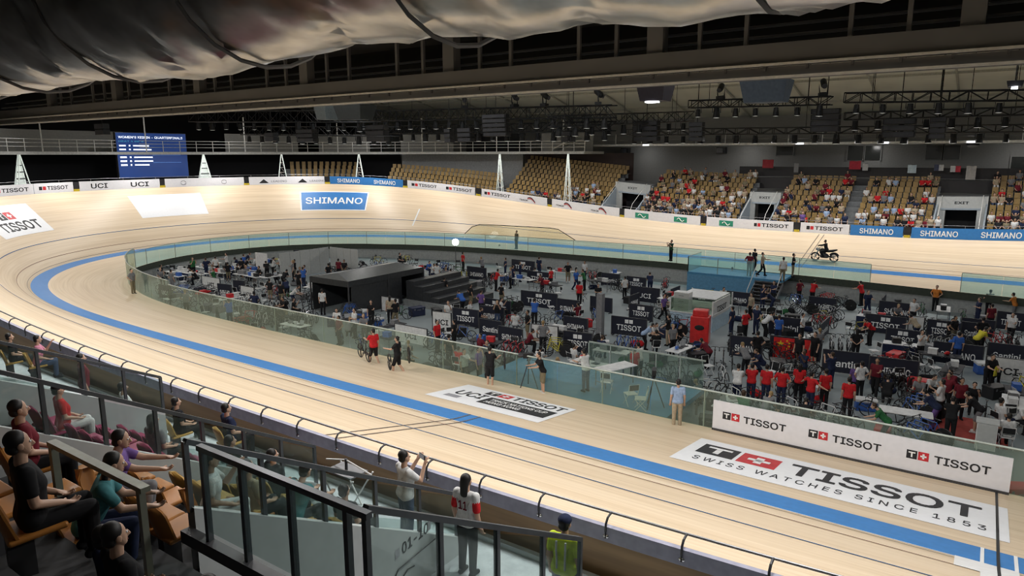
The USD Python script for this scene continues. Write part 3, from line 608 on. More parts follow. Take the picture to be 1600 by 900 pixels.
part('upper_panel', MB().box(((a + c) / 2, 37.2, 6.7), (c - a, .12, 1.0)), MATS['barrier_dark'], cr)
FL = [(1200, 256, 24, 18, [(.30, .03, .04)], 'dark red cloth hung over the barrier left of the windows'), (1336, 258, 22, 17, [(.4, .03, .05)], 'red flag hung on the concourse barrier under the windows'), (1352, 261, 10, 14, [(.5, .5, .5)], 'small white cloth right of the red flag'),
      (1425, 264, 15, 16, [(.5, .6, .65)], 'pale flag on the concourse barrier right of the small cloth'), (1467, 262, 16, 12, [(.06, .07, .12), (.5, .5, .5)], 'dark flag with a pale patch on the concourse barrier'),
      (1493, 264, 17, 12, [(.55, .55, .55), (.45, .04, .06)], 'white and red flag on the concourse barrier'), (1517, 270, 16, 26, [(.42, .40, .38)], 'long grey-white banner hanging at the concourse'), (1244, 262, 9, 20, [(.22, .22, .22)], 'narrow grey banner above the large seat block')]
for i, (px, py, w, h, cs, lab) in enumerate(FL):
    p = aty(px, py, 36.0); q = 1 / 22.; t = thing('flag', lab, 'flag', p)
    for j, c_ in enumerate(cs):
        n = len(cs); X, Z = np.meshgrid(np.linspace(-.5 + j / n, -.5 + (j + 1) / n, 7) * w * q, np.linspace(-.5, .5, 5) * h * q, indexing='ij'); Y = .05 * np.sin(X * 9 + Z * 2)
        b = MB(); b.sheet(np.stack([X, Y, Z], -1)); b.sheet(np.stack([X, Y + .01, Z], -1)[::-1]); part('cloth', b, mat(f'flag_{i}_{j}', c_, .8), t)
    part('pole', MB().cyl((-.5 * w * q, .02, .5 * h * q), (.5 * w * q, .02, .5 * h * q), .02, n=5), M_GREY, t)

# ------------------------------------------------------------------ trusses, lamps and loudspeakers under the roof
def truss(label, p, q, size=.5, step=.9, single=False):
    t = thing('lighting_truss', label, 'truss'); p, q = V(*p), V(*q); d = (q - p) / np.linalg.norm(q - p); L = np.linalg.norm(q - p); sd = np.cross(d, (0, 0, 1)); sd /= np.linalg.norm(sd); up = np.cross(sd, d); h = size / 2
    off = {c: sd * c[0] * h + up * c[1] * h for c in ((-1, -1), (1, -1), (1, 1), (-1, 1))}
    for o in off.values(): part('chord', MB().tube([p + o, q + o], .045, 5), M_TRUSS, t)
    n = int(L / step); br = MB()
    for i in range(n):
        a, b_ = p + d * L * i / n, p + d * L * (i + 1) / n
        for c1, c2 in (((-1, -1), (-1, 1)), ((1, -1), (1, 1)), ((-1, 1), (1, 1)), ((-1, -1), (1, -1))):
            u, w = (a + off[c1], b_ + off[c2]) if i % 2 == 0 else (a + off[c2], b_ + off[c1])
            k = MB() if single else br; k.tube([u, w], .028, 4, caps=False); k.tube([a + off[c1], a + off[c2]], .028, 4, caps=False)
            if single: part('brace', k, M_TRUSS, t)
    if not single: part('bracing', br, M_TRUSS, t, kind='stuff')
    for f in (.15, .5, .85): pt = p + d * L * f; part('hanger', MB().tube([pt, (pt[0], pt[1], float(ceil_z(pt[1])))], .02, 4), M_TRUSS, t)
    return t
M_TRUSS = mat('truss_black', (.018, .018, .018), .5, .3)
def stage_light():
    t = thing('stage_light', '', 'stage light')
    part('body', MB().lathe([(0, .3), (.16, .3), (.19, .05), (.22, -.3), (.2, -.3), (0, -.28)], 10), M_TRUSS, t); part('yoke', MB().tube([(-.25, 0, 0), (-.25, 0, .4), (.25, 0, .4), (.25, 0, 0)], .03, 4), M_DGREY, t)
    part('lens', MB().lathe([(0, -.29), (.18, -.285), (.19, -.31), (0, -.33)], 10), mat('lens_pale', (.6, .6, .56), .15, emit=.5), t); return t
def yp(px, py, Y): return aty(px, py, Y)
TR = [('long black truss with visible braces at the upper right', yp(1320, 153, 16), yp(1640, 148, 16), .62, 1.0, True), ('black truss over the far straight with pale loudspeaker behind', yp(1078, 163, 18), yp(1300, 157, 17), .55, .8, False),
      ('black truss under the braced one at the right', yp(1320, 182, 21), yp(1640, 172, 21), .5, 1., False), ('low black truss carrying many lamps over the far seats', yp(980, 207, 24), yp(1640, 200, 24), .5, 1., False),
      ('long black truss across the middle of the hall', yp(560, 182, 12), yp(960, 174, 12), .9, .9, False), ('dark truss over the left bend below the roof gallery', yp(300, 182, 2), yp(600, 182, 8), 1.0, 1.1, False),
      ('lower black truss with lamps over the centre', yp(600, 203, 14), yp(960, 197, 14), .7, 1., False), ('dark lower truss over the left bend', yp(380, 204, 6), yp(620, 206, 10), .8, 1., False),
      ('black truss crossing behind the centre loudspeakers', yp(860, 190, 10), yp(1080, 182, 22), .8, 1., False)]
for ti, (lab, p, q, sz, stp, sg_) in enumerate(TR):
    truss(lab, p, q, sz, stp, sg_); n = int(np.linalg.norm(q - p) / 1.5); where = lab.replace('long ', '').replace('black ', '').replace('dark ', '')
    for i in range(n):
        f = (i + .5) / n; pt = p * (1 - f) + q * f + V(0, -.1, -sz * .5 - .42); place('stage_light', stage_light, pt, rnd.uniform(0, 6), f'black stage light hung on the {where}'[:95], f'stage lights on truss {ti + 1}', rnd.uniform(.9, 1.25))
def follow_spot():
    t = thing('follow_spot', '', 'spotlight'); part('base', MB().box((0, 0, .12), (.5, .45, .24)), M_TRUSS, t); part('yoke', MB().tube([(-.26, 0, .24), (-.26, 0, .75), (-.2, 0, .24), (.2, 0, .24), (.26, 0, .24), (.26, 0, .75)], .05, 5), M_TRUSS, t)
    part('head', hullm2(((0, -.18, .70), .2), ((0, .12, .95), .2)), M_TRUSS, t); part('lens', MB().cyl((0, -.36, .62), (0, -.40, .60), .16, n=12), M_DGREY, t); return t
def hullm2(*sp): return m3.Manifold.hull_points(np.vstack([trimesh.creation.icosphere(1).vertices * r + V(*c) for c, r in sp]).astype(np.float32))
mat('lens_pale', (.6, .6, .56), .15, emit=.5)
for i, (px, ti, lab) in enumerate([(1125, 1, 'black moving spotlight standing on the truss left of the blue-grey roof box'), (1285, 1, 'black moving spotlight standing on the truss above the double loudspeaker array'), (725, 4, 'leftmost black moving spotlight on the centre truss'), (803, 4, 'second black moving spotlight on the centre truss'), (851, 4, 'third black moving spotlight on the centre truss'), (935, 4, 'rightmost black moving spotlight on the centre truss')]):
    p, q, sz = TR[ti][1], TR[ti][2], TR[ti][3]; f = np.linspace(0, 1, 200); pts = p[None] * (1 - f[:, None]) + q[None] * f[:, None]; dd = pts - CP; X = 800 + FPX * (dd @ CR) / (dd @ CF); j = int(np.abs(X - px).argmin())
    place('follow_spot', follow_spot, pts[j] + V(0, 0, sz / 2), .4 * i, lab, None, 1.1)
SP = [(1290, 188, 20, 42, 36, 'big black double loudspeaker array hung right of the centre'), (1405, 200, 20, 46, 30, 'wide black loudspeaker array below the braced truss'), (1465, 200, 19, 22, 34, 'dark grey loudspeaker array next to the wide one'), (1010, 205, 18, 42, 32, 'black loudspeaker cluster above the left stairwell entry'),
      (1089, 206, 18, 22, 30, 'small black loudspeaker stack right of the cluster'), (775, 196, 10, 46, 34, 'black loudspeaker cluster in the hall centre'), (728, 211, 10, 26, 22, 'low black loudspeaker under the centre truss'), (702, 212, 10, 12, 22, 'narrow black loudspeaker under the centre truss'),
      (480, 212, 4, 40, 20, 'wide dark loudspeaker over the balcony railing'), (590, 208, 6, 40, 26, 'dark loudspeaker right of the wide one'), (425, 214, 3, 22, 14, 'small dark loudspeaker at the left of the balcony'), (160, 202, -8, 26, 18, 'dark box loudspeaker left of the video screen'), (888, 213, 14, 20, 18, 'dark loudspeaker at the end of the balcony')]
for px, py, Y, w, h, lab in SP:
    p = yp(px, py, Y); d = float((p - CP) @ CF) / FPX; w, h = w * d, h * d; t = thing('loudspeaker', lab, 'loudspeaker', p, 0); n = max(2, int(h / .35))
    for i in range(n):
        z = h / 2 - h * (i + .5) / n; tl = .05 * i * (i / n); b = MB(); b.box((0, tl - .05 * n * .3, z), (w, .55, h / n * .88)); part('cabinet', b, M_TRUSS, t); part('grille', MB().box((0, tl - .05 * n * .3 - .29, z), (w * .92, .03, h / n * .7)), M_DGREY, t)
    part('hanger', MB().tube([(0, 0, h / 2), (0, 0, float(ceil_z(p[1])) - p[2])], .03, 4), M_TRUSS, t)
for px, py, Y, w, h, col, lab, lampy in [(1024, 146, 2, 46, 24, (.03, .025, .035), 'dark trapezoid roof box with a bright lamp underneath', 1), (1197, 143, 4, 72, 34, (.09, .12, .16), 'large blue-grey roof box at the upper right', 0), (512, 176, -2, 26, 22, (.12, .14, .14), 'grey-green roof box left of the centre truss', 0),
                                  (555, 176, -2, 60, 22, (.03, .035, .035), 'long dark roof box beside the grey-green one', 0), (1586, 132, 6, 22, 8, (.03, .03, .035), 'small dark lamp box at the upper right edge', 1)]:
    p = yp(px, py, Y); d = float((p - CP) @ CF) / FPX; w, h = w * d, h * d; t = thing('roof_box', lab, 'ventilation box', p, 0)
    b = MB(); b.add([(-w / 2, -.8, h / 2), (w / 2, -.8, h / 2), (w / 2, .8, h / 2), (-w / 2, .8, h / 2), (-w * .4, -.6, -h / 2), (w * .42, -.6, -h / 2), (w * .42, .6, -h / 2), (-w * .4, .6, -h / 2)], [[0, 1, 2, 3], [7, 6, 5, 4], [4, 5, 1, 0], [5, 6, 2, 1], [6, 7, 3, 2], [7, 4, 0, 3]]); part('casing', b, mat('box_%d' % px, col, .6), t)
    part('hanger', MB().tube([(0, 0, h / 2), (0, 0, float(ceil_z(p[1])) - p[2])], .03, 4), M_TRUSS, t)
    if lampy: part('lamp', MB().box((0, -.4, -h / 2 - .06), (w * .4, .5, .1)), MATS['lamp_glow'], t)

# ------------------------------------------------------------------ roof gallery beam and the wrapped air duct near the camera
BY = -12.; pb = lambda py, px=800: aty(px, py, BY)[2]
zt, zm, zl = aty(800, 103, BY)[2], aty(800, 130, BY)[2], aty(800, 146, BY)[2]
bm = thing('roof_gallery', 'long grey roof gallery beam with posts crossing the hall', 'gallery')
part('upper_beam', MB().box((-8, BY + .3, (zt + zm) / 2), (100, .6, zt - zm)), M_BEAM, bm)
part('lower_beam', MB().box((-8, BY + .45, (zm + zl) / 2 - .03), (100, .6, zm - zl - .06)), mat('beam_low', (.165, .16, .15), .8, vary=.1, scale=.5), bm)
for z in (zm, zl): part('ledge', MB().box((-8, BY - .06, z), (100, .2, .07)), mat('beam_edge', (.52, .50, .45), .7), bm)
for x in np.arange(-48, 26, 1.35): part('ledge_bracket', MB().box((x, BY + .12, zm - .1), (.07, .12, .16)), M_BEAM, bm)
cx = [aty(px, 100, BY)[0] for px in (300, 468, 691, 1015, 1512)]; stp = (cx[-1] - cx[0]) / 4
for i in range(-2, 6): x = cx[0] + i * stp; part('column', MB().box((x, BY + .4, zt + .8), (.62, .5, 1.6)), M_BEAM, bm)
for i in range(-4, 12):
    for f in (1 / 3., 2 / 3.): part('thin_post', MB().box((cx[0] + (i / 2. + .5 * f * 1.0) * stp, BY + .35, zt + .8), (.14, .14, 1.6)), M_BEAM, bm) if i % 2 == 0 or True else None
for z, y in ((zt + .35, .9), (zt + .75, 1.2)): part('pipe', MB().tube([(-58, BY + y, z), (42, BY + y, z)], .06, 6), M_BEAM, bm)
part('back_panel', MB().box((-8, BY + 2.2, zt + 1.6), (100, .1, 4.2)), mat('gallery_dark', (.016, .014, .011), .9), bm)
part('roof_panel', MB().box((-8, BY + 1.0, zt + 1.66), (100, 2.6, .12)), MATS['gallery_dark'], bm)
DY, DZ, DR = -32.6, 10.33, 1.02
nx, na = 700, 72; X = np.linspace(-55, 24, nx); A = np.linspace(0, 2 * PI, na + 1)[:-1]; XX, AA = np.meshgrid(X, A, indexing='ij')
def wr(x, a, sd): return meshkit.fbm(np.stack([x * 1.1 + a * .9, x * .25 - a * 1.7 + 9, a * 0 + sd], -1), 4, sd)
rid = 1 - np.abs(2 * meshkit.noise(np.stack([XX * 1.6 + 1.3 * np.cos(AA) * 1.4, XX * .45 + np.sin(AA) * 1.2, AA * 0 + 3], -1), 5) - 1)
seam = np.abs(((XX + .6 * np.cos(AA)) % 2.35) - 1.17); R = DR * (1 + .05 * (wr(XX, np.cos(AA) * 2, 1) - .5)) + .045 * rid ** 4 + .03 * np.sin(XX * 1.3) * np.exp(-((AA - 1.5 * PI) / .7) ** 2) - .05 * np.exp(-(seam / .07) ** 2)
R += .05 * (meshkit.noise(np.stack([XX * 3.2, np.cos(AA) * 2.5, np.sin(AA) * 2.5], -1), 8) - .5)
Pd = np.stack([XX, DY + R * np.cos(AA), DZ + R * np.sin(AA) + .03 * np.sin(XX * .9)], -1); Pd = np.concatenate([Pd, Pd[:, :1]], 1)
du = thing('air_duct', 'large air duct wrapped in wrinkled silver plastic hanging near the camera', 'duct')
b = MB(); b.sheet(Pd); part('wrapping', b, mat('silver_plastic', (.50, .49, .46), .28, .92, vary=.25, scale=3., spec=.6), du, smooth=True)
for x in np.arange(-54, 24, 2.35): part('strap', MB().tube([(x, DY + 1.05 * DR * math.cos(a) * 1.0, DZ + 1.06 * DR * math.sin(a)) for a in np.linspace(0, 2 * PI, 25)[:-1]], .02, 4, closed=True), mat('strap_grey', (.2, .19, .18)), du)
for x in np.arange(-52, 24, 4.7): part('hanger', MB().tube([(x, DY, DZ + .95), (x, DY, float(ceil_z(DY)))], .02, 4), M_TRUSS, du)

# ------------------------------------------------------------------ people
ICO = {n: trimesh.creation.icosphere(n).vertices for n in (0, 1, 2)}
def hullm(*sp, q=1):
    pts = np.vstack([ICO[q] * np.broadcast_to(r, (3,)) + V(*c) for c, r in sp]); return m3.Manifold.hull_points(pts.astype(np.float32))
def union(ms, fine=0.):
    u = m3.Manifold.batch_boolean(ms, m3.OpType.Add)
    if fine:
        u = u.refine_to_length(fine); v, f, _ = meshkit.arrays(u); t = trimesh.Trimesh(v, f, process=True); trimesh.smoothing.filter_taubin(t, iterations=8); return np.array(t.vertices), np.array(t.faces)
    v, f, _ = meshkit.arrays(u); return v, f
def rotx(p, a): c, s_ = math.cos(a), math.sin(a); return V(p[0], p[1] * c + p[2] * s_, -p[1] * s_ + p[2] * c)   # positive a leans forward (+y)
def rotz_(p, a): c, s_ = math.cos(a), math.sin(a); return V(p[0] * c - p[1] * s_, p[0] * s_ + p[1] * c, p[2])
ARM = {'down': ((.05, -.03, -.29), (.01, .08, -.25)), 'phone': ((.03, .20, -.19), (-.07, .12, .23)), 'fwd': ((.02, .20, -.20), (-.02, .25, .02)), 'hip': ((.16, -.06, -.23), (-.13, .12, -.15)),
       'cross': ((.04, .05, -.27), (-.24, .15, .03)), 'bars': ((.06, .10, -.27), (-.02, .23, -.08)), 'lap': ((.05, .02, -.27), (-.09, .21, -.09)), 'up': ((.12, .10, .05), (-.02, .05, .26)), 'back': ((.1, -.12, -.24), (-.18, -.03, -.14)), 'wide': ((.22, .02, -.16), (.16, .12, -.1)), 'reach': ((.0, .25, -.08), (.0, .26, .0))}
POSES = {
 'stand': dict(arms=('down', 'down')), 'akimbo': dict(arms=('hip', 'hip')), 'cross': dict(arms=('cross', 'cross')), 'phone': dict(arms=('phone', 'phone')), 'backhands': dict(arms=('back', 'back')),
 'walk': dict(arms=('fwd', 'down'), legs=(((-.1, .16, .50), (-.1, .20, .09)), ((.1, -.02, .50), (.1, -.28, .14)))), 'push': dict(arms=('bars', 'bars'), lean=.12, legs=(((-.1, .14, .5), (-.1, .22, .09)), ((.1, .0, .5), (.1, -.25, .13)))),
 'bend': dict(arms=('fwd', 'fwd'), lean=.75, hip=(0, -.12, .92)), 'work': dict(arms=('fwd', 'fwd'), lean=.25), 'wide': dict(arms=('wide', 'wide')), 'one_hip': dict(arms=('hip', 'down')),
 'sit': dict(hip=(0, 0, .52), arms=('lap', 'lap'), lean=-.04, legs=(((-.11, .42, .50), (-.11, .40, .09)), ((.11, .42, .50), (.11, .42, .09)))),
 'sit_phone': dict(hip=(0, 0, .52), arms=('phone', 'lap'), lean=.08, legs=(((-.11, .42, .50), (-.11, .40, .09)), ((.11, .42, .50), (.11, .42, .09)))),
 'sit_lean': dict(hip=(0, 0, .52), arms=('fwd', 'fwd'), lean=.45, legs=(((-.13, .42, .50), (-.12, .36, .09)), ((.13, .42, .50), (.12, .38, .09)))),
 'sit_reach': dict(hip=(0, 0, .52), arms=('reach', 'reach'), lean=.25, legs=(((-.12, .42, .50), (-.12, .36, .09)), ((.12, .42, .50), (.12, .38, .09)))),
 'crouch': dict(hip=(0, -.1, .42), arms=('fwd', 'fwd'), lean=.55, legs=(((-.14, .28, .48), (-.12, -.02, .09)), ((.14, .30, .46), (.12, .0, .09)))),
 'ride': dict(hip=(0, -.1, .86), arms=('reach', 'reach'), lean=.22, legs=(((-.2, .30, .70), (-.2, .08, .36)), ((.2, .30, .70), (.2, .08, .36)))),
}
GEO = {}
def figure(pose, q, short=False, shorts=False, longhair=False, turn=0.):
    """meshes of one body and its clothes: continuous body, shirt, trousers, shoes, hair"""
    key = (pose, q, short, shorts, longhair, turn)
    if key in GEO: return GEO[key]
    P = POSES[pose]; hip = V(*P.get('hip', (0, 0, .95))); lean = P.get('lean', 0.)
    up = lambda x, y, z: hip + rotx((x, y, z), lean)
    hi, sp = q == 'hi', (2 if q == 'hi' else 1 if q == 'mid' else 1)
    neck = up(0, -.01, .52); hc = up(0, .005, .69) + V(0, .03 * lean, -.0); hd = lambda x, y, z: hc + rotz_(rotx((x, y, z), lean * .35), turn)
    sh = {-1: up(-.175, -.01, .465), 1: up(.175, -.01, .465)}
    legs = P.get('legs', (((-.10, .015, .50), (-.105, -.01, .09)), ((.10, .015, .50), (.105, -.01, .09))))
    H = lambda *a: hullm(*a, q=sp)
    torso = lambda e: [H((up(-.12, 0, .43), .065 + e), (up(.12, 0, .43), .065 + e), (up(-.075, .025, .32), .095 + e), (up(.075, .025, .32), .095 + e)),
                       H((up(-.075, .02, .32), .09 + e), (up(.075, .02, .32), .09 + e), (up(-.06, .015, .14), .085 + e), (up(.06, .015, .14), .085 + e)),
                       H((up(-.06, .01, .14), .085 + e), (up(.06, .01, .14), .085 + e), (hip + V(-.075, -.01, .02), .10 + e), (hip + V(.075, -.01, .02), .10 + e))]
    body = torso(0) + [H((neck, .055), (up(0, .0, .60), .05))]
    body += [H((hd(0, -.012, .02), V(.076, .09, .092)), (hd(0, .035, -.065), .05)), H((hd(0, .085, .0), .014), (hd(0, .098, -.025), .017), (hd(0, .07, -.03), .02))] + [H((hd(s_ * .078, -.005, -.01), V(.012, .025, .032))) for s_ in (-1, 1)]
    if not hi: body += []
    sleeves, arms_pts = [], {}
    for i, s_ in enumerate((-1, 1)):
        a = ARM[P['arms'][i]]; el = sh[s_] + rotx((a[0][0] * s_, a[0][1], a[0][2]), lean * .5); wr = el + rotx((a[1][0] * s_, a[1][1], a[1][2]), lean * .5); arms_pts[s_] = (el, wr)
        body += [H((sh[s_], .055), (el, .042)), H((el, .041), (wr, .029))]
        d = (wr - el) / np.linalg.norm(wr - el); sd = np.cross(d, V(0, 0, 1) if abs(d[2]) < .8 else V(0, 1, 0)); sd /= np.linalg.norm(sd); nrm = np.cross(sd, d)
        palm = wr + d * .05
        body.append(H((wr, .026), (palm + sd * .022, .017), (palm - sd * .022, .017), (wr + d * .085 + sd * .026, .013), (wr + d * .085 - sd * .026, .013)))
        for k, L in zip((-1.5, -.5, .5, 1.5), (.055, .072, .076, .066)):
            b0 = wr + d * .085 + sd * .018 * k; b1 = b0 + d * L * .6 + nrm * .012; b2 = b1 + d * L * .3 + nrm * .028; body.append(H((b0, .0105), (b1, .0095)))
            if hi: body.append(H((b1, .0095), (b2, .008)))
        t0 = wr + d * .03 + sd * .028 * -s_; body.append(H((t0, .014), (t0 + d * .035 + sd * .028 * -s_ + nrm * .012, .011)))
        cut = el * .62 + sh[s_] * .38 if short else wr - d * .01
        sleeves.append(H((sh[s_], .072), (el * .5 + sh[s_] * .5 if short else el, .060 if short else .055)))
        sleeves.append(H((el * .5 + sh[s_] * .5, .060), (cut, .058)) if short else H((el, .054), (cut, .042)))
    trs, shoes = [H((hip + V(-.075, -.01, .0), .110), (hip + V(.075, -.01, .0), .110), (hip + V(-.09, 0, -.05), .1), (hip + V(.09, 0, -.05), .1))], []
    for (kn, an), s_ in zip(legs, (-1, 1)):
        kn, an = V(*kn), V(*an); hj = hip + V(.09 * s_, 0, -.04)
        body += [H((hj, .085), (kn, .056)), H((kn, .055), (an * .3 + kn * .7 + V(0, -.012, 0), .050)), H((an * .3 + kn * .7 + V(0, -.012, 0), .050), (an, .036)), H((an, .036), (an + V(.015 * s_, .12, -.045), .028), (an + V(0, -.04, -.045), .032))]
        if shorts: trs.append(H((hj, .103), (kn * .9 + hj * .1, .082)))
        else: trs += [H((hj, .1), (kn, .074)), H((kn, .074), (an + V(0, 0, .02), .058))]
        shoes.append(H((an + V(0, -.045, -.042), .044), (an + V(.01 * s_, .13, -.052), .036), (an + V(0, 0, .0), .045)))
    hair = [H((hd(0, -.03, .04), V(.088, .088, .09))), H((hd(0, -.055, -.03), V(.078, .055, .06)))]
    if longhair: hair.append(H((hd(0, -.07, .0), V(.08, .05, .08)), (hd(0, -.085, -.2), V(.065, .035, .05))))
    fine = .03 if hi else 0.
    r = dict(body=union(body, fine), shirt=union(torso(.024) + sleeves, fine), trousers=union(trs, fine), shoes=union(shoes, fine), hair=union(hair, fine), hc=hc, hd=hd, arms=arms_pts)
    GEO[key] = r; return r
SKIN = {'light': mat('skin_light', (.50, .31, .22), .5, vary=.06), 'tan': mat('skin_tan', (.36, .21, .135), .5, vary=.06), 'dark': mat('skin_dark', (.11, .06, .04), .5, vary=.06)}
HAIR = {'black': mat('hair_black', (.012, .010, .010), .55), 'brown': mat('hair_brown', (.05, .028, .016), .6), 'fair': mat('hair_fair', (.30, .20, .09), .6), 'grey': mat('hair_grey', (.25, .25, .25), .6)}
COL = {'black': (.014, .014, .016), 'navy': (.018, .025, .06), 'red': (.52, .02, .025), 'white': (.62, .62, .62), 'grey': (.18, .18, .19), 'blue': (.04, .12, .42), 'pale blue': (.30, .40, .58), 'green': (.03, .14, .05), 'yellow': (.60, .52, .05), 'beige': (.38, .31, .22), 'orange': (.6, .2, .04), 'purple': (.14, .08, .25), 'maroon': (.14, .015, .025), 'jeans': (.045, .065, .12), 'khaki': (.20, .17, .11), 'hi-vis': (.55, .7, .04), 'dark green': (.015, .06, .03), 'teal': (.06, .20, .22), 'pink': (.5, .2, .28)}
def cloth(c): return mat('cloth_' + c.replace(' ', '_').replace('-', '_'), COL[c], .85, vary=.15, scale=14, spec=.2)
def make_person(pose, shirt, legs, q='mid', skin='light', hair='black', short=True, shorts=False, longhair=False, turn=0., name='person'):
    g = figure(pose, q, short, shorts, longhair, turn); t = thing(name, '', 'person'); sm = True
    part('body', g['body'], SKIN[skin], t, smooth=sm); part('shirt', g['shirt'], cloth(shirt), t, smooth=sm); part('shorts' if shorts else 'trousers', g['trousers'], cloth(legs), t, smooth=sm)
    part('shoes', g['shoes'], cloth('white' if shorts else 'black'), t, smooth=sm); part('hair', g['hair'], HAIR[hair], t, smooth=sm)
    if q == 'hi':
        for s_ in (-1, 1):
            e = part('eye', MB().ball(g['hd'](.03 * s_, .074, .008), .012, 1), M_LETW, t); part('iris', MB().ball(g['hd'](.03 * s_, .083, .008), .006, 1), M_BLACK, e)
        part('mouth', hullm((g['hd'](-.02, .080, -.062), .006), (g['hd'](.02, .080, -.062), .006)), mat('lip', (.3, .1, .09)), t)
    return t
def person(loc, rz, label, group=None, sc=1., **k):
    return place(('p',) + tuple(sorted(k.items())), lambda: make_person(**k), loc, rz, label, group, sc)
def face(px, py):  # yaw that looks along a direction given in plan
    return math.atan2(-px, py)

# ------------------------------------------------------------------ spectators of the far stand
OCC = [(.02, .12, .0), (.45, .16, .08), (.9, .55, .35), (.55, .42, .22), (.75, .55, .3)]
LOOK = [('white', 'jeans', 'light', False), ('black', 'black', 'light', False), ('khaki', 'black', 'light', True), ('black', 'jeans', 'light', True), ('white', 'khaki', 'tan', False), ('grey', 'jeans', 'tan', False), ('beige', 'white', 'light', True), ('red', 'black', 'light', False), ('navy', 'khaki', 'tan', False), ('beige', 'jeans', 'light', False), ('maroon', 'black', 'light', True), ('pale blue', 'khaki', 'light', False)]
rs = random.Random(11); cnt = 0; CROWD = []
for i in spot_rank:
    bi, k, s_, p = SPOTS[i]; pr_ = OCC[bi][min(2, k // 3)]
    if rs.random() > pr_ or cnt >= 255: continue
    a = rs.choice(LOOK); po = rs.choice(['sit', 'sit', 'sit_phone', 'sit_lean']); cnt += 1
    key = dict(pose=po, shirt=a[0], legs=a[1], q='lo', skin=a[2], longhair=a[3]); yw, sz = YAW(s_) + rs.uniform(-.25, .25), rs.uniform(.92, 1.03)
    if cnt <= 70 or ('p',) + tuple(sorted(key.items())) not in PROTO: person(p, yw, f'seated spectator in {a[0]} top' + (' with long hair' if a[3] else '') + f' in the {SIDE[bi]}', f'{a[0]}-topped spectators, {SIDE[bi]}', sz, **key)
    else: CROWD.append((('p',) + tuple(sorted(key.items())), p, yw, sz))
pc = UsdGeom.PointInstancer.Define(stage, '/World/seated_crowd'); ks = sorted({c[0] for c in CROWD}, key=str); tg = []
for k in ks:
    q = UsdGeom.Xform.Define(stage, numbered('/World/seated_crowd', 'spectator_model')); q.GetPrim().GetReferences().AddInternalReference(PROTO[k].GetPath()); xf(q.GetPrim()); tg.append(q.GetPath())
    for kk in ('label', 'category', 'group'): q.GetPrim().SetCustomDataByKey(kk, '')
pc.CreatePrototypesRel().SetTargets(tg); pc.CreateProtoIndicesAttr([ks.index(c[0]) for c in CROWD]); pc.CreatePositionsAttr([Gf.Vec3f(*map(float, c[1])) for c in CROWD])
pc.CreateOrientationsAttr([Gf.Quath(math.cos(c[2] / 2), 0, 0, math.sin(c[2] / 2)) for c in CROWD]); pc.CreateScalesAttr([Gf.Vec3f(c[3], c[3], c[3]) for c in CROWD]); setd(pc.GetPrim(), label='crowd of seated spectators scattered through the upper rows of the far stand', category='crowd', kind='stuff')
for i, (px, bi) in enumerate([(1110, 0), (1125, 0), (1280, 0), (1490, 0), (1480, 0), (985, 0), (1030, 0), (1350, 0)]):
    s_ = 135.5 - (px - 1090) * .049; p = OUT(s_, .9, 0); c = ['white', 'black', 'purple', 'white', 'beige', 'black', 'grey', 'navy'][i]
    person(p, YAW(s_) + rs.uniform(-.6, .6), ['steward in white at the middle stairwell entry', 'person in black at the middle stairwell entry', 'person in purple standing behind the board gap', 'steward in white at the right stairwell entry', 'person in beige in the right stairwell doorway', 'person in black at the left stairwell entry', 'person in grey standing behind the green-logo board', 'person in navy standing behind the blue boards'][i], None, pose='stand', shirt=c, legs='black', q='lo')

# ------------------------------------------------------------------ bikes, chairs, tables and the rest of the pits
def wheel(par, c, r, kind, rim, nm='wheel'):
    w = part(nm, MB().tube([(c[0], c[1] + r * math.cos(a), c[2] + r * math.sin(a)) for a in np.linspace(0, 2 * PI, 25)[:-1]], .024, 5, closed=True), rim, par)
    if kind == 'disc':
        b = MB(); b.lathe([(0, .022), (r * .97, .008), (r * .97, -.008), (0, -.022)], 20); b.rot(rx=0); v = np.vstack(b.v)[:, [2, 0, 1]]; part('disc', (v + V(*c), np.vstack(b.f)), rim, w)
    else:
        for k in range(3 if kind == 'tri' else 8):
            a = k * 2 * PI / (3 if kind == 'tri' else 8) + .3; part('spoke', MB().bar(c, (c[0], c[1] + r * math.cos(a), c[2] + r * math.sin(a)), .02 if kind == 'tri' else .008, .05 if kind == 'tri' else .008, up=(1, 0, 0)), rim, w)
    part('hub', MB().cyl((c[0] - .04, c[1], c[2]), (c[0] + .04, c[1], c[2]), .025, n=8), M_GREY, w)
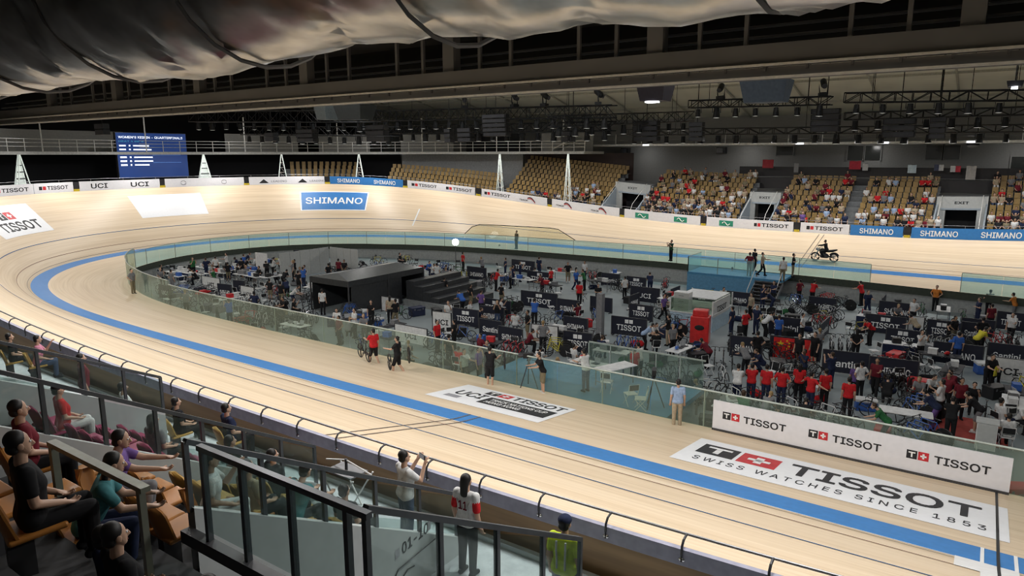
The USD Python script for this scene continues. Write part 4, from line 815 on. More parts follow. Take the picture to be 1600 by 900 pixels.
def make_bike(frame, kind='tri'):
    t = thing('track_bicycle', '', 'bicycle'); fm = mat('bike_' + frame, COL[frame], .3, vary=.05, coat=.4); R = .335; rw, fw = (0, -.49, R), (0, .49, R); bbk, seat, hd, hb = (0, -.08, .29), (0, -.2, .80), (0, .36, .82), (0, .38, .66)
    wheel(t, rw, R, 'disc' if kind == 'disc' else kind, MATS.get('black_tyre') or mat('black_tyre', (.015, .015, .016), .5)); wheel(t, fw, R, 'tri' if kind == 'disc' else kind, MATS['black_tyre'])
    fr = MB()
    for a, b_, r in ((bbk, seat, .02), (bbk, hb, .026), (seat, hd, .02), (hd, hb, .024), (bbk, rw, .012), (seat, rw, .011)): fr.tube([a, b_], r, 6)
    part('frame', fr, fm, t); part('fork', MB().tube([hb, fw], .017, 6), fm, t)
    part('saddle', hullm(((0, -.3, .93), V(.06, .04, .02)), ((0, -.08, .94), V(.018, .03, .015))), M_BLACK, t); part('seatpost', MB().tube([seat, (0, -.22, .92)], .015, 6), M_BLACK, t)
    part('handlebar', MB().tube([(-.19, .42, .70), (-.2, .56, .72), (-.2, .58, .84), (-.12, .46, .90), (.12, .46, .90), (.2, .58, .84), (.2, .56, .72), (.19, .42, .70)], .014, 6), M_BLACK, t); part('stem', MB().tube([hd, (0, .46, .9)], .017, 6), M_BLACK, t)
    part('chainring', MB().cyl((.05, -.08, .29), (.06, -.08, .29), .1, n=14), M_GREY, t)
    for s_ in (-1, 1): cr_ = part('crank', MB().bar((.07 * s_, -.08, .29), (.08 * s_, -.08 + .12 * s_, .29 - .11 * s_), .02), M_GREY, t); part('pedal', MB().box((.12 * s_, -.08 + .12 * s_, .29 - .11 * s_), (.08, .07, .02)), M_BLACK, cr_)
    return t
def bike(loc, rz, label, group=None, frame='black', kind='tri', sc=1.): return place(('bike', frame, kind), lambda: make_bike(frame, kind), loc, rz, label, group, sc)
M_PLW = mat('plastic_white', (.66, .66, .66), .45)
def make_chair(c):
    t = thing('folding_chair', '', 'chair'); mm = M_PLW if c == 'white' else M_BLACK; z = .44
    part('seat', MB().box((0, 0, z), (.42, .40, .03)), mm, t)
    bk = part('backrest', MB().tube([(-.2, -.19, z), (-.2, -.28, .86), (.2, -.28, .86), (.2, -.19, z)], .016, 6), mm, t); part('back_panel', MB().box((0, -.262, .73), (.36, .02, .2)), M_BLACK if c == 'white' else M_DGREY, bk)
    for sx in (-1, 1):
        for y0, y1 in ((-.19, .2), (.19, -.22)): part('leg', MB().tube([(.2 * sx, y0, z), (.2 * sx, y1, 0)], .013, 5), mm, t)
    return t
def chair(loc, rz, label, group=None, c='white'): return place(('chair', c), lambda: make_chair(c), loc, rz, label, group)
def make_table(c, L=1.8):
    t = thing('trestle_table', '', 'table')
    part('tabletop', MB().box((0, 0, .73), (L, .76, .035)), M_PLW if c != 'black' else mat('table_black', (.02, .02, .025), .6), t)
    if c == 'cloth': part('skirt', MB().box((0, -.37, .37), (L, .02, .70)), cloth('navy'), t)
    for sx in (-1, 1):
        for sy in (-1, 1): part('leg', MB().bar((sx * (L / 2 - .15), sy * .3, 0), (sx * (L / 2 - .15), sy * .3, .72), .035), M_GREY, t)
        part('cross_bar', MB().bar((sx * (L / 2 - .15), -.3, .2), (sx * (L / 2 - .15), .3, .2), .03), M_GREY, t)
    return t
def table(loc, rz, label, group=None, c='white'): return place(('table', c), lambda: make_table(c), loc, rz, label, group)
def make_case(c):
    t = thing('tool_case', '', 'case'); mm = mat('case_' + c.replace(' ', '_'), COL[c], .5)
    b = hullm(*[((x, y, z), .03) for x in (-.37, .37) for y in (-.22, .22) for z in (.03, .36)]); part('body', b, mm, t); part('lid', hullm(*[((x, y, z), .03) for x in (-.38, .38) for y in (-.23, .23) for z in (.40, .46)]), mm if c != 'blue' else M_PLW, t)
    part('handle', MB().tube([(-.1, -.26, .33), (-.1, -.3, .36), (.1, -.3, .36), (.1, -.26, .33)], .012, 5), M_GREY, t)
    for x in (-.25, .25): part('latch', MB().box((x, -.262, .39), (.06, .02, .09)), M_GREY, t)
    return t
def case(loc, rz, label, group=None, c='black', sc=1.): return place(('case', c), lambda: make_case(c), loc, rz, label, group, sc)
def make_bag(c):
    t = thing('sports_bag', '', 'bag'); mm = cloth(c); part('body', hullm(((-.25, 0, .14), .14), ((.25, 0, .14), .14), ((-.2, 0, .22), .12), ((.2, 0, .22), .12), q=2), mm, t, smooth=60); part('handles', MB().tube([(-.12, -.1, .28), (-.08, -.02, .44), (.08, -.02, .44), (.12, -.1, .28)], .015, 5), M_BLACK, t)
    part('zip', MB().bar((-.3, 0, .335), (.3, 0, .335), .02), M_GREY, t); return t
def bag(loc, rz, label, group=None, c='black', sc=1.): return place(('bag', c), lambda: make_bag(c), loc, rz, label, group, sc)
M_NAVYP = mat('panel_navy', (.012, .014, .028), .55)
def make_panel(w, word, white, h):
    t = thing('pit_partition', '', 'partition panel'); part('board', MB().box((0, 0, h / 2 + .05), (w, .05, h)), M_PLW if white else M_NAVYP, t)
    part('top_trim', MB().box((0, 0, h + .06), (w, .06, .03)), M_DGREY, t)
    for sx in (-1, 1): part('foot', MB().box((sx * (w / 2 - .12), 0, .025), (.06, .45, .05)), M_DGREY, t); part('end_post', MB().box((sx * w / 2, 0, h / 2 + .03), (.05, .07, h + .06)), M_DGREY, t)
    if word:
        tw = min(w * .7, len(word) * .26 * h * 1.15); v, f = text(word, h * .30, tw); lm = M_LETTER if white else M_LETW
        v = v - V(tw / 2, 0, 0); part('lettering', (np.stack([v[:, 0], -.027 - v[:, 2], v[:, 1] + h * .32], -1), f), lm, t)
        if word == 'TISSOT':
            for k in (0, 1): part('logo_square', MB().box((-.13 + k * .26, -.03, h * .83), (.22, .012, .22)), M_LETW, t)
    return t
def panel(loc, rz, label, group=None, w=2.4, word='', white=False, h=1.0): return place(('panel', w, word, white, h), lambda: make_panel(w, word, white, h), loc, rz, label, group)

# zones named by what stands there
def zone(x, y):
    if x < -38: return 'at the left tip'
    if x < -27: return 'by the white partitions' if y > -3 else 'far left by the fence'
    if x < -15: return 'behind the black marquee' if y > 2 else ('beside the black marquee' if y > -6 else 'in front of the marquee')
    if x < -6: return 'mid infield, far side' if y > 6 else ('around the grey post' if y > -4 else 'left of the near deck')
    if x < 3: return 'by the far deck' if y > 9 else ('around the red cooler' if y > -4 else 'behind the near deck')
    if x < 9: return 'right of the stairs' if y > 7 else ('behind the red flag' if y > -1 else 'before the red flag')
    return 'far right, under the fence' if y > 7 else ('far right, among panels' if y > -3 else 'near the red carpet')
TAKEN = []
def free(x, y, r=.45, ok=()):
    for a, b_, q in TAKEN:
        if (a - x) ** 2 + (b_ - y) ** 2 < (r + q) ** 2: return False
    return True
def take(x, y, r): TAKEN.append((x, y, r))
from shapely import Polygon, Point, prepare
INF = Polygon(e1[:, :2]).buffer(-1.0); prepare(INF)
def inside(x, y):  # on the infield floor
    if not (-47 < x < 15.5) or not INF.contains(Point(x, y)): return False
    lo = -14.0 if x > -30 else np.interp(x, [-47, -45, -40, -35, -30], [-4.5, -7.2, -10.2, -12.2, -13.8]); hi_ = np.interp(x, [-47, -44, -38, -30, -20, -9, 4, 16], [-3., 3.6, 12.0, 15.0, 16.6, 17.4, 16.8, 16.2]) - 1.6
    if x > -5 and x < 4.6 and y < -10.2: return False
    if x > -7 and x < 1.6 and y > 11.6: return False
    return lo + (.6 if x > -28 else 1.2) < y < hi_

# landmarks
mq = thing('marquee', 'black flat marquee in the left half of the infield', 'marquee', (-22.85, -2.9, FLOOR)); MW, ML = 1.85, 3.6
M_TENT = mat('tent_black', (.03, .032, .035), .45, vary=.2); b = MB()
b.add([(-MW, -ML, 2.3), (MW, -ML, 2.3), (MW, ML, 2.3), (-MW, ML, 2.3), (0, -ML + .8, 2.6), (0, ML - .8, 2.6)], [[0, 1, 4, 4], [1, 2, 5, 4], [2, 3, 5, 5], [3, 0, 4, 5]]); part('roof', b, mat('tent_grey', (.10, .105, .105), .3, vary=.15, spec=.8), mq)
for x0, y0, x1, y1 in ((-MW, -ML, MW, -ML), (MW, -ML, MW, ML), (MW, ML, -MW, ML), (-MW, ML, -MW, -ML)): part('valance', MB().bar((x0, y0, 2.12), (x1, y1, 2.12), .03, .4), M_TENT, mq)
for x in (-MW, MW):
    for y in (-ML, 0, ML): part('pole', MB().box((x, y, 1.15), (.08, .08, 2.3)), M_DGREY, mq)
part('back_curtain', MB().box((-MW + .05, 0, 1.0), (.04, ML * 2 - .2, 2.0)), M_TENT, mq); part('end_curtain', MB().box((0, ML - .05, 1.0), (MW * 2, .04, 2.0)), M_TENT, mq); part('side_curtain', MB().box((MW - .05, -1, 1.0), (.04, ML * 1.3, 2.0)), M_TENT, mq)
for yy in np.linspace(-6, 2, 6): take(-22.85, yy, 1.9)
sg2 = thing('tiered_stage', 'black tiered stage stepping down beside the marquee', 'stage', (-18.6, 1.0, FLOOR))
for k in range(5): part('tier', MB().box((-1.6 + k * .75, 0, (1.7 - k * .32) / 2), (.74, 5.2, 1.7 - k * .32)), M_TENT, sg2)
part('deck_edge', MB().box((.2, -2.75, .2), (4.4, .3, .4)), mat('stage_grey', (.20, .21, .21), .6), sg2)
for yy in (-1, 1, 3): take(-18.6, yy, 2.1)
wp = thing('partition_enclosure', 'white ribbed partition walls forming a corner near the far fence', 'partition wall')
for k in range(5): part('wall_panel', MB().box((-36.4, -.1 + 1.06 * k + .5, FLOOR + 1.1), (.06, 1.03, 2.2)), M_WALLW, wp)
for k in range(4): part('wall_panel', MB().box((-36.3 + .9 * k + .45, 5.25, FLOOR + 1.1), (.87, .06, 2.2)), M_WALLW, wp)
part('wall_panel', MB().box((-38.6, -.3, FLOOR + 1.1), (1.6, .06, 2.0)), M_PLW, wp)
for yy in range(0, 6): take(-36.4, yy, .85)
kx, ky = -1.5, 4.4
kk = thing('kiosk', 'white kiosk with clear upper walls behind the red cooler', 'kiosk', (kx, ky, FLOOR))
part('counter', MB().box((0, 0, .5), (2.6, 3.6, 1.0)), mat('kiosk_blue', (.42, .55, .66), .5), kk); part('worktop', MB().box((0, 0, 1.03), (2.7, 3.7, .06)), M_PLW, kk)
for sx, sy, wx, wy in ((0, -1.8, 2.6, .03), (0, 1.8, 2.6, .03), (-1.3, 0, .03, 3.6)): part('clear_wall', MB().box((sx, sy, 1.45), (wx, wy, .8)), M_GLASS, kk)
sp_ = part('side_panel', MB().box((1.3, -.2, 1.35), (.05, 3.0, .95)), M_PLW, kk); v, f = text('TISSOT', .34, 1.7); part('lettering', (np.stack([1.33 + v[:, 2], v[:, 0] - 1.1, v[:, 1] + 1.1], -1), f), M_LETTER, sp_)
for sx in (-1, 1):
    for sy in (-1, 1): part('corner_post', MB().box((sx * 1.3, sy * 1.8, 1.45), (.07, .07, .85)), M_PLW, kk)
part('tray', MB().box((0, .3, 1.84), (2.4, 2.6, .05)), M_PLW, kk)
dt = thing('drawer_tower', 'white drawer tower standing on the kiosk worktop', 'drawer unit', (kx - .75, ky - 1.2, FLOOR + 1.06))
part('carcass', MB().box((0, 0, .55), (.95, .6, 1.1)), M_PLW, dt)
for i in range(3): dr = part('drawer', MB().box((0, -.31, .2 + i * .35), (.9, .03, .31)), M_WALLW, dt); part('handle', MB().box((0, -.335, .2 + i * .35), (.3, .02, .03)), M_GREY, dr)
for a in (-1, 0, 1): take(kx, ky + a * 1.2, 1.2)
rc = thing('drinks_cooler', 'tall red drinks cooler with a dark oval badge', 'cooler', (0, .1, FLOOR), .2)
part('body', hullm(*[((x, y, z), .06) for x in (-.45, .45) for y in (-.35, .35) for z in (.08, 1.5)]), mat('cooler_red', (.62, .03, .03), .35, coat=.3), rc, smooth=30); part('lid', hullm(*[((x, y, z), .05) for x in (-.36, .36) for y in (-.28, .28) for z in (1.6, 1.85)]), MATS['cooler_red'], rc)
b = MB(); b.ball((0, -.42, .95), .2, 2, (1.3, .08, .75)); part('badge', b, M_BLACK, rc); part('plinth', MB().box((0, 0, .03), (.9, .7, .06)), M_BLACK, rc); take(0, .1, .7)
gp = thing('grey_post', 'tall square grey post standing in mid infield', 'post', (-5.3, -1.7, FLOOR)); part('shaft', MB().box((0, 0, 1.25), (.36, .36, 2.5)), mat('post_grey', (.20, .20, .21), .6), gp); part('base_plate', MB().box((0, 0, .02), (.6, .6, .04)), M_DGREY, gp); take(-5.3, -1.7, .4)
fl = thing('five_star_flag', 'red flag with one large and four small yellow stars hung over a pit panel', 'flag', (5.15, -.45, FLOOR), .18)
X, Z = np.meshgrid(np.linspace(-1.02, 1.02, 25), np.linspace(.05, 1.12, 9), indexing='ij'); Yf = .05 * np.sin(X * 6) * (1.2 - Z); b = MB(); b.sheet(np.stack([X, Yf - .06, Z], -1)); b.sheet(np.stack([X, Yf - .05, Z], -1)[::-1]); part('cloth', b, mat('flag_red', (.62, .02, .02), .7), fl)
def star(cx_, cz, r, rot=0.):
    a = np.arange(10) * PI / 5 + PI / 2 + rot; rr_ = np.where(np.arange(10) % 2 == 0, r, r * .4); p = np.stack([cx_ + rr_ * np.cos(a), 0 * a, cz + rr_ * np.sin(a)], -1); p[:, 1] = .05 * np.sin(p[:, 0] * 6) * (1.2 - p[:, 2]) - .068
    c = np.r_[p.mean(0)][None]; return np.vstack([p, c]), [[10, i, (i + 1) % 10] for i in range(10)]
M_STAR = mat('flag_yellow', (.75, .55, .02), .7); part('large_star', star(-.68, .80, .2), M_STAR, fl)
for x, z, r in ((-.38, .98, .5), (-.27, .86, 1.), (-.27, .70, .2), (-.38, .58, .8)): part('small_star', star(x, z, .07, r), M_STAR, fl)
panel((5.15, -.40, FLOOR), .18, 'dark pit panel carrying the red five-star flag', w=2.4, word='', h=1.1)
for a in (-.8, 0, .8): take(5.15 + a, -.4, .3)
rcx = at(1500, 672, FLOOR); t = solo('red_carpet', MB().box((rcx[0] + .2, rcx[1] + .2, FLOOR + .01), (2.6, 2.8, .02)), mat('carpet_red', (.34, .05, .04), .9), 'red carpet on the infield floor behind the near advertising wall', 'carpet')
wc = at(1538, 704, FLOOR); t = thing('white_cabinet', 'white cabinet at the edge of the red carpet', 'cabinet', (wc[0], wc[1] + .3, FLOOR)); part('body', MB().box((0, 0, .5), (.62, .6, .96)), M_PLW, t); part('top', MB().box((0, 0, 1.0), (.7, .66, .04)), M_WALLW, t); part('door', MB().box((0, -.31, .5), (.56, .02, .88)), M_WALLW, t); take(wc[0], wc[1], .5)
lt = at(721, 420, FLOOR); t = thing('balloon_lamp', 'glowing white balloon lamp on a stand before the far fence', 'lamp', (-28.3, 13.3, FLOOR)); part('globe', MB().ball((0, 0, 2.35), .33, 2), mat('globe_glow', (1., 1., .97), emit=4.), t); part('stand', MB().cyl((0, 0, 0), (0, 0, 2.05), .03, n=6), M_DGREY, t); part('base', MB().cyl((0, 0, 0), (0, 0, .05), .3, n=12), M_DGREY, t)

# panels read from the photograph (left end, right end of the foot; the height is that of the board)
PAN = [(1262, 1306, 488, 'UCI', 0, 'dark panel with three white letters beside the stairs'), (1372, 1430, 496, 'SHIMANO', 0, 'dark panel with white lettering just under the far fence'), (1350, 1414, 518, 'TISSOT', 0, 'dark panel with a watch logo left of the big white U panel'),
       (1417, 1442, 522, 'U', 1, 'narrow white panel with one big black letter'), (1446, 1492, 528, 'TISSOT', 0, 'dark panel with a watch logo right of the big letter panel'), (1500, 1536, 532, 'Santini', 0, 'dark panel with white lettering below the orange-shirted pair'), (1556, 1600, 514, 'TISSOT', 0, 'dark panel with a watch logo at the right edge under the far fence'),
       (1456, 1534, 566, 'SHIMANO', 0, 'wide dark panel with white lettering behind the person in blue'), (1540, 1602, 568, 'Santini', 0, 'wide dark panel with white lettering at the right edge'), (1538, 1602, 592, 'UCI', 1, 'white panel with large black letters at the right edge'), (1284, 1356, 580, 'Santini', 0, 'dark panel with white lettering right of the five-star flag'),
       (1356, 1432, 592, 'SHIMANO', 0, 'dark panel with white lettering behind the leaning white chair'), (676, 706, 514, 'UCI', 1, 'white dark-framed panel with black letters behind the glass fence'), (750, 788, 504, 'SHIMANO', 0, 'dark panel with white lettering right of the white letter panel'), (708, 748, 508, 'TISSOT', 0, 'dark panel with a watch logo between the two letter panels'),
       (559, 600, 470, 'TISSOT', 0, 'dark panel with a watch logo right of the marquee'), (342, 363, 466, 'SHIMANO', 0, 'dark panel with white lettering at the left glass corner'), (366, 384, 460, '', 0, 'plain dark panel beside the row of white chairs'), (815, 870, 478, 'TISSOT', 0, 'dark panel with a watch logo left of the grey post'), (870, 905, 492, 'SHIMANO', 0, 'dark panel with white lettering close to the grey post'),
       (830, 872, 536, 'UCI', 1, 'white panel with letters partly hidden by the crowd at the fence'), (880, 925, 548, 'TISSOT', 0, 'dark panel with a watch logo near the near glass rail'), (955, 1010, 522, 'TISSOT', 0, 'dark panel with a watch logo right of the grey post'), (1140, 1190, 556, 'SHIMANO', 0, 'dark panel with white lettering right of the red cooler'), (1200, 1255, 522, 'Santini', 0, 'dark panel with white lettering above the five-star flag'),
       (800, 835, 424, 'TISSOT', 0, 'small dark panel with a watch logo under the far fence'), (730, 760, 436, 'SHIMANO', 0, 'small dark panel with lettering right of the tiered stage'), (985, 1030, 470, 'UCI', 0, 'dark panel with three letters left of the kiosk'), (1110, 1130, 452, 'U', 1, 'narrow white letter panel by the far gate deck'), (460, 492, 408, '', 0, 'plain low dark panel inside the white partition corner')]
for pa, pb_, py, word, wh, lab in PAN:
    a, c = at(pa, py, FLOOR), at(pb_, py + (pb_ - pa) * .125, FLOOR); mid = (a + c) / 2; w = round(float(np.hypot(*(c - a)[:2])), 1); rz = math.atan2(c[1] - a[1], c[0] - a[0])
    panel(mid, rz, lab, None, w, word, bool(wh), 1.05)
    for q in np.linspace(-.5, .5, max(2, int(w / .45))): take(mid[0] + q * w * math.cos(rz), mid[1] + q * w * math.sin(rz), .3)

# ------------------------------------------------------------------ people one by one on the track and in the pits
def zs(x, y): return None
EX = [ # px, py of the feet, level, pose, yaw (0 = looking away from the camera stand, +pi/2 = looking left), shirt, legs, more, label
 (585, 573, -.83, 'walk', 1.3, 'red', 'black', dict(shorts=True), 'person in a red shirt and black shorts carrying a bicycle along the near fence'),
 (622, 588, -.80, 'walk', 1.9, 'black', 'black', dict(shorts=True), 'person in black with shorts carrying a wheel beside the one in red'),
 (766, 606, -.84, 'fwd', .1, 'black', 'black', dict(shorts=True), 'person in a black shirt seen from behind at the glass fence holding two wheels'),
 (848, 616, -.86, 'work', 2.4, 'black', 'khaki', dict(shorts=True), 'camera operator in black with khaki shorts standing outside the near glass fence'),
 (915, 612, -.82, 'work', 1.2, 'white', 'jeans', {}, 'person in a white shirt and jeans standing on the near blue deck'),
 (1057, 668, -.84, 'stand', .5, 'pale blue', 'beige', {}, 'official in a pale blue shirt and beige trousers outside the near fence'),
 (209, 460, -.82, 'akimbo', -1.2, 'grey', 'khaki', {}, 'official in a grey shirt and khaki trousers outside the left tip of the fence'),
 (807, 389, -.35, 'stand', 2.8, 'khaki', 'black', {}, 'official in khaki alone beside the raised olive screen'),
 (1048, 408, -.2, 'phone', 2.6, 'dark green', 'black', {}, 'official in dark green alone on the strip inside the far blue band'),
 (1170, 431, -.44, 'akimbo', 0., 'maroon', 'khaki', {}, 'person in maroon at the left of the trio on the far gate deck'),
 (1178, 424, -.44, 'stand', -.6, 'black', 'black', {}, 'person in black in the middle of the trio on the far gate deck'),
 (1190, 431, -.44, 'walk', -1.5, 'beige', 'black', {}, 'person in a beige top stepping right on the far gate deck'),
 (1238, 433, -.44, 'cross', -1.4, 'black', 'khaki', {}, 'person in black with khaki trousers at the top of the infield stairs'),
 (1222, 440, -.44, 'stand', .4, 'white', 'khaki', {}, 'person in a white shirt at the head of the infield stairs'),
 (1150, 632, FLOOR, 'work', .2, 'white', 'navy', {}, 'person in a white shirt left of the row of red shirts'),
 (1172, 630, FLOOR, 'phone', .3, 'red', 'navy', {}, 'leftmost person in the row of red shirts'),
 (1195, 632, FLOOR, 'stand', .0, 'red', 'navy', {}, 'second person from the left in the row of red shirts'),
 (1219, 636, FLOOR, 'akimbo', .1, 'red', 'navy', {}, 'third person from the left in the row of red shirts'),
 (1246, 630, FLOOR, 'cross', .2, 'red', 'black', dict(longhair=True), 'long-haired person in red in the middle of the red row'),
 (1264, 645, FLOOR, 'wide', -.5, 'red', 'navy', {}, 'person in red with arms spread before the five-star flag'),
 (1286, 640, FLOOR, 'stand', .6, 'red', 'black', {}, 'person in red right of the one with spread arms'),
 (1322, 655, FLOOR, 'stand', .2, 'red', 'black', {}, 'person in red standing apart at the right of the red row'),
 (1246, 575, FLOOR, 'stand', 2.9, 'black', 'black', {}, 'person in black behind the left part of the five-star flag'),
 (1270, 572, FLOOR, 'stand', 2.6, 'black', 'black', dict(shorts=True), 'person in black with shorts behind the right part of the five-star flag'),
 (1335, 566, FLOOR, 'backhands', .3, 'black', 'black', dict(longhair=True), 'long-haired person in black standing among the dark panels'),
 (1482, 692, FLOOR, 'work', .1, 'black', 'black', {}, 'large person in black seen from behind on the red carpet'),
 (1522, 676, FLOOR, 'bend', 1.4, 'black', 'grey', dict(shorts=True), 'person in black with shorts leaning left beside the red carpet'),
 (1455, 672, FLOOR, 'bend', 1.3, 'navy', 'purple', {}, 'person in navy bending over a table left of the red carpet'),
 (1335, 612, FLOOR, 'sit', .3, 'purple', 'black', {}, 'person in purple behind the red shirt standing apart'),
 (1493, 572, FLOOR, 'stand', .4, 'blue', 'navy', {}, 'person in blue standing before the wide lettered panel'),
 (1548, 602, FLOOR, 'sit', -.4, 'yellow', 'black', {}, 'person in yellow beside the white panel at the right edge'),
 (1526, 556, FLOOR, 'bend', -.8, 'yellow', 'black', {}, 'person in yellow bending right of the person in blue'),
 (1460, 486, FLOOR, 'akimbo', 3., 'orange', 'black', {}, 'left one of two people in orange below the far fence'),
 (1543, 494, FLOOR, 'akimbo', .2, 'black', 'black', {}, 'person in black with elbows out below the far fence at the right'),
 (1583, 500, FLOOR, 'work', 1.2, 'orange', 'grey', {}, 'person in orange at the right edge below the far fence'),
 (1545, 520, FLOOR, 'stand', .5, 'maroon', 'black', {}, 'person in maroon among the dark panels near the right edge'),
 (1428, 535, FLOOR, 'bend', 1.0, 'beige', 'navy', dict(shorts=True), 'person in beige bending over bicycles behind the big letter panel'),
 (1268, 476, FLOOR, 'work', -.4, 'red', 'black', {}, 'person in red just right of the infield stairs'),
 (1345, 478, FLOOR, 'work', 1.2, 'red', 'black', {}, 'person in red leaning at a table under the far fence'),
 (1207, 478, FLOOR, 'walk', 2.9, 'navy', 'black', {}, 'person in navy at the foot of the infield stairs'),
 (1180, 462, FLOOR, 'stand', .8, 'white', 'black', {}, 'person in white below the front panel of the far gate deck'),
 (1142, 452, FLOOR, 'work', .2, 'white', 'grey', {}, 'person in white seen from behind at the left of the far gate deck'),
 (1172, 500, FLOOR, 'stand', 2.5, 'beige', 'black', {}, 'person in beige in the open aisle right of the kiosk'),
 (1142, 525, FLOOR, 'stand', 1.4, 'navy', 'navy', {}, 'person in navy standing right of the red cooler'),
 (998, 592, FLOOR, 'work', .9, 'white', 'black', dict(shorts=True), 'person in white with black shorts right of the blue deck rail'),
 (990, 600, FLOOR, 'stand', 1.0, 'red', 'black', {}, 'person in red next to the one in white by the blue deck rail'),
 (1043, 540, FLOOR, 'wide', 1.6, 'black', 'beige', {}, 'person in black reaching left beside the red cooler'),
 (1008, 548, FLOOR, 'bend', -1.2, 'pale blue', 'black', {}, 'person in pale blue bending left of the red cooler'),
 (905, 478, FLOOR, 'stand', .2, 'red', 'black', {}, 'person in a red shirt left of the grey post'),
 (505, 492, FLOOR, 'stand', .5, 'white', 'black', {}, 'person in white in front of the marquee end'),
 (460, 480, FLOOR, 'bend', -1.0, 'white', 'navy', {}, 'person in white bending left of the marquee'),
 (780, 410, FLOOR, 'stand', 2.9, 'grey', 'navy', {}, 'person in grey before the pale wall under the far fence'),
 (440, 430, FLOOR, 'stand', .4, 'white', 'black', {}, 'person in white inside the white partition corner'),
 (610, 505, FLOOR, 'stand', .8, 'beige', 'black', dict(longhair=True), 'long-haired person in beige right of the marquee front'),
 (722, 490, FLOOR, 'bend', 1.3, 'blue', 'black', {}, 'person in blue bending behind the white letter panel'),
 (805, 520, FLOOR, 'sit', .6, 'white', 'grey', {}, 'person in white seated right of the lettered dark panel'),
 (835, 510, FLOOR, 'work', .5, 'blue', 'black', {}, 'person in blue working right of the seated person in white'),
 (695, 470, FLOOR, 'stand', .3, 'black', 'black', {}, 'person in black beside the lower steps of the tiered stage'),
 (775, 455, FLOOR, 'work', -.6, 'red', 'black', {}, 'person in red behind the small dark panel right of the stage'),
 (270, 456, FLOOR, 'stand', .2, 'grey', 'grey', {}, 'person in grey behind the taller glass at the left tip'),
]
POSES['fwd'] = dict(arms=('fwd', 'fwd'))
for px, py, z, po, yaw, shc, lgc, more, lab in EX:
    p = at(px, py, z); person(p, yaw, lab, None, 1., pose=po, shirt=shc, legs=lgc, q='mid', **more)
    if z == FLOOR: take(p[0], p[1], .55 if py > 600 else .35)
# what they carry
p = at(585, 573, -.83); bike(p + V(-.15, -.42, .42), 1.2, 'black bicycle carried by the person in red on the near safety strip', None, 'black', 'tri', .92)
def loose_wheel(kind):
    t = thing('bicycle_wheel', '', 'wheel'); mat('black_tyre', (.015, .015, .016), .5); wheel(t, (0, 0, 0), .335, kind, MATS['black_tyre'], 'rim'); return t
p = at(622, 588, -.80); place(('lw', 'tri'), lambda: loose_wheel('tri'), p + V(-.32, -.15, .62), 1.0, 'black three-spoke wheel held low by the person in black'); place(('lw', 'disc'), lambda: loose_wheel('disc'), p + V(.42, .25, .95), .9, 'black disc wheel held on the far side by the person in black')
p = at(766, 606, -.84); place(('lw', 'disc'), None, p + V(.5, .3, 1.15), .7, 'black disc wheel held up at the glass fence'); place(('lw', 'tri'), None, p + V(-.35, .2, .65), .5, 'black three-spoke wheel held low at the glass fence')
def tripod_camera():
    t = thing('tripod_camera', '', 'video camera')
    for a in (0, 2.1, 4.2): part('leg', MB().tube([(0, 0, 1.15), (.42 * math.cos(a), .42 * math.sin(a), 0)], .022, 5), M_DGREY, t)
    part('head', MB().box((0, 0, 1.2), (.12, .14, .12)), M_BLACK, t); part('body', MB().box((0, .02, 1.36), (.16, .42, .2)), M_BLACK, t); part('lens', MB().cyl((0, .2, 1.36), (0, .42, 1.36), .07, .08), M_DGREY, t); part('pan_bar', MB().tube([(0, -.05, 1.2), (.06, -.4, 1.08)], .014, 5), M_DGREY, t); return t
p = at(826, 606, -.85); place('tripod', tripod_camera, p, 2.2, 'black video camera on a tripod outside the near glass fence'); p = at(1020, 636, -.82); place('tripod', None, p, .4, 'dark tripod standing on the near blue deck')
for px, py, r_, lab in ((948, 612, .2, 'white folding chair left on the near blue deck'), (985, 632, .9, 'white folding chair right on the near blue deck'), (1000, 640, 2.0, 'white folding chair toppled side-on at the deck end')):
    chair(at(px, py, -.82), r_, lab)
table(at(960, 600, -.82), 1.2, 'small white table on the near blue deck')

# motorcycle and rider on the far straight
p0 = TP(122.75, .95); mc = thing('motorcycle', 'dark derny-style motorcycle riding on the far straight', 'motorcycle', p0, math.radians(84))
mat('black_tyre', (.015, .015, .016), .5)
for y in (-.68, .72):
    w = part('wheel', MB().tube([(0, y + .29 * math.cos(a), .33 + .29 * math.sin(a)) for a in np.linspace(0, 2 * PI, 25)[:-1]], .06, 6, closed=True), MATS['black_tyre'], mc)
    for k in range(5): a = k * 2 * PI / 5; part('spoke', MB().bar((0, y, .33), (0, y + .27 * math.cos(a), .33 + .27 * math.sin(a)), .03), M_GREY, w)
part('engine', hullm(((0, -.15, .42), .16), ((0, .22, .42), .16), ((0, .1, .58), .14)), M_DGREY, mc); part('tank', hullm(((0, .0, .80), .13), ((0, .34, .84), .14), ((0, .2, .92), .10), q=2), mat('moto_black', (.02, .018, .018), .3, coat=.5), mc, smooth=60); part('seat', hullm(((0, -.1, .80), .09), ((0, -.55, .86), .10), ((0, -.85, .96), .05)), M_BLACK, mc, smooth=60)
part('fork', MB().tube([(.1, .72, .33), (.1, .46, .98)], .03, 6), M_CHROME, mc); part('fork', MB().tube([(-.1, .72, .33), (-.1, .46, .98)], .03, 6), M_CHROME, mc); part('handlebar', MB().tube([(-.38, .28, 1.06), (-.3, .42, 1.04), (.3, .42, 1.04), (.38, .28, 1.06)], .018, 6), M_BLACK, mc)
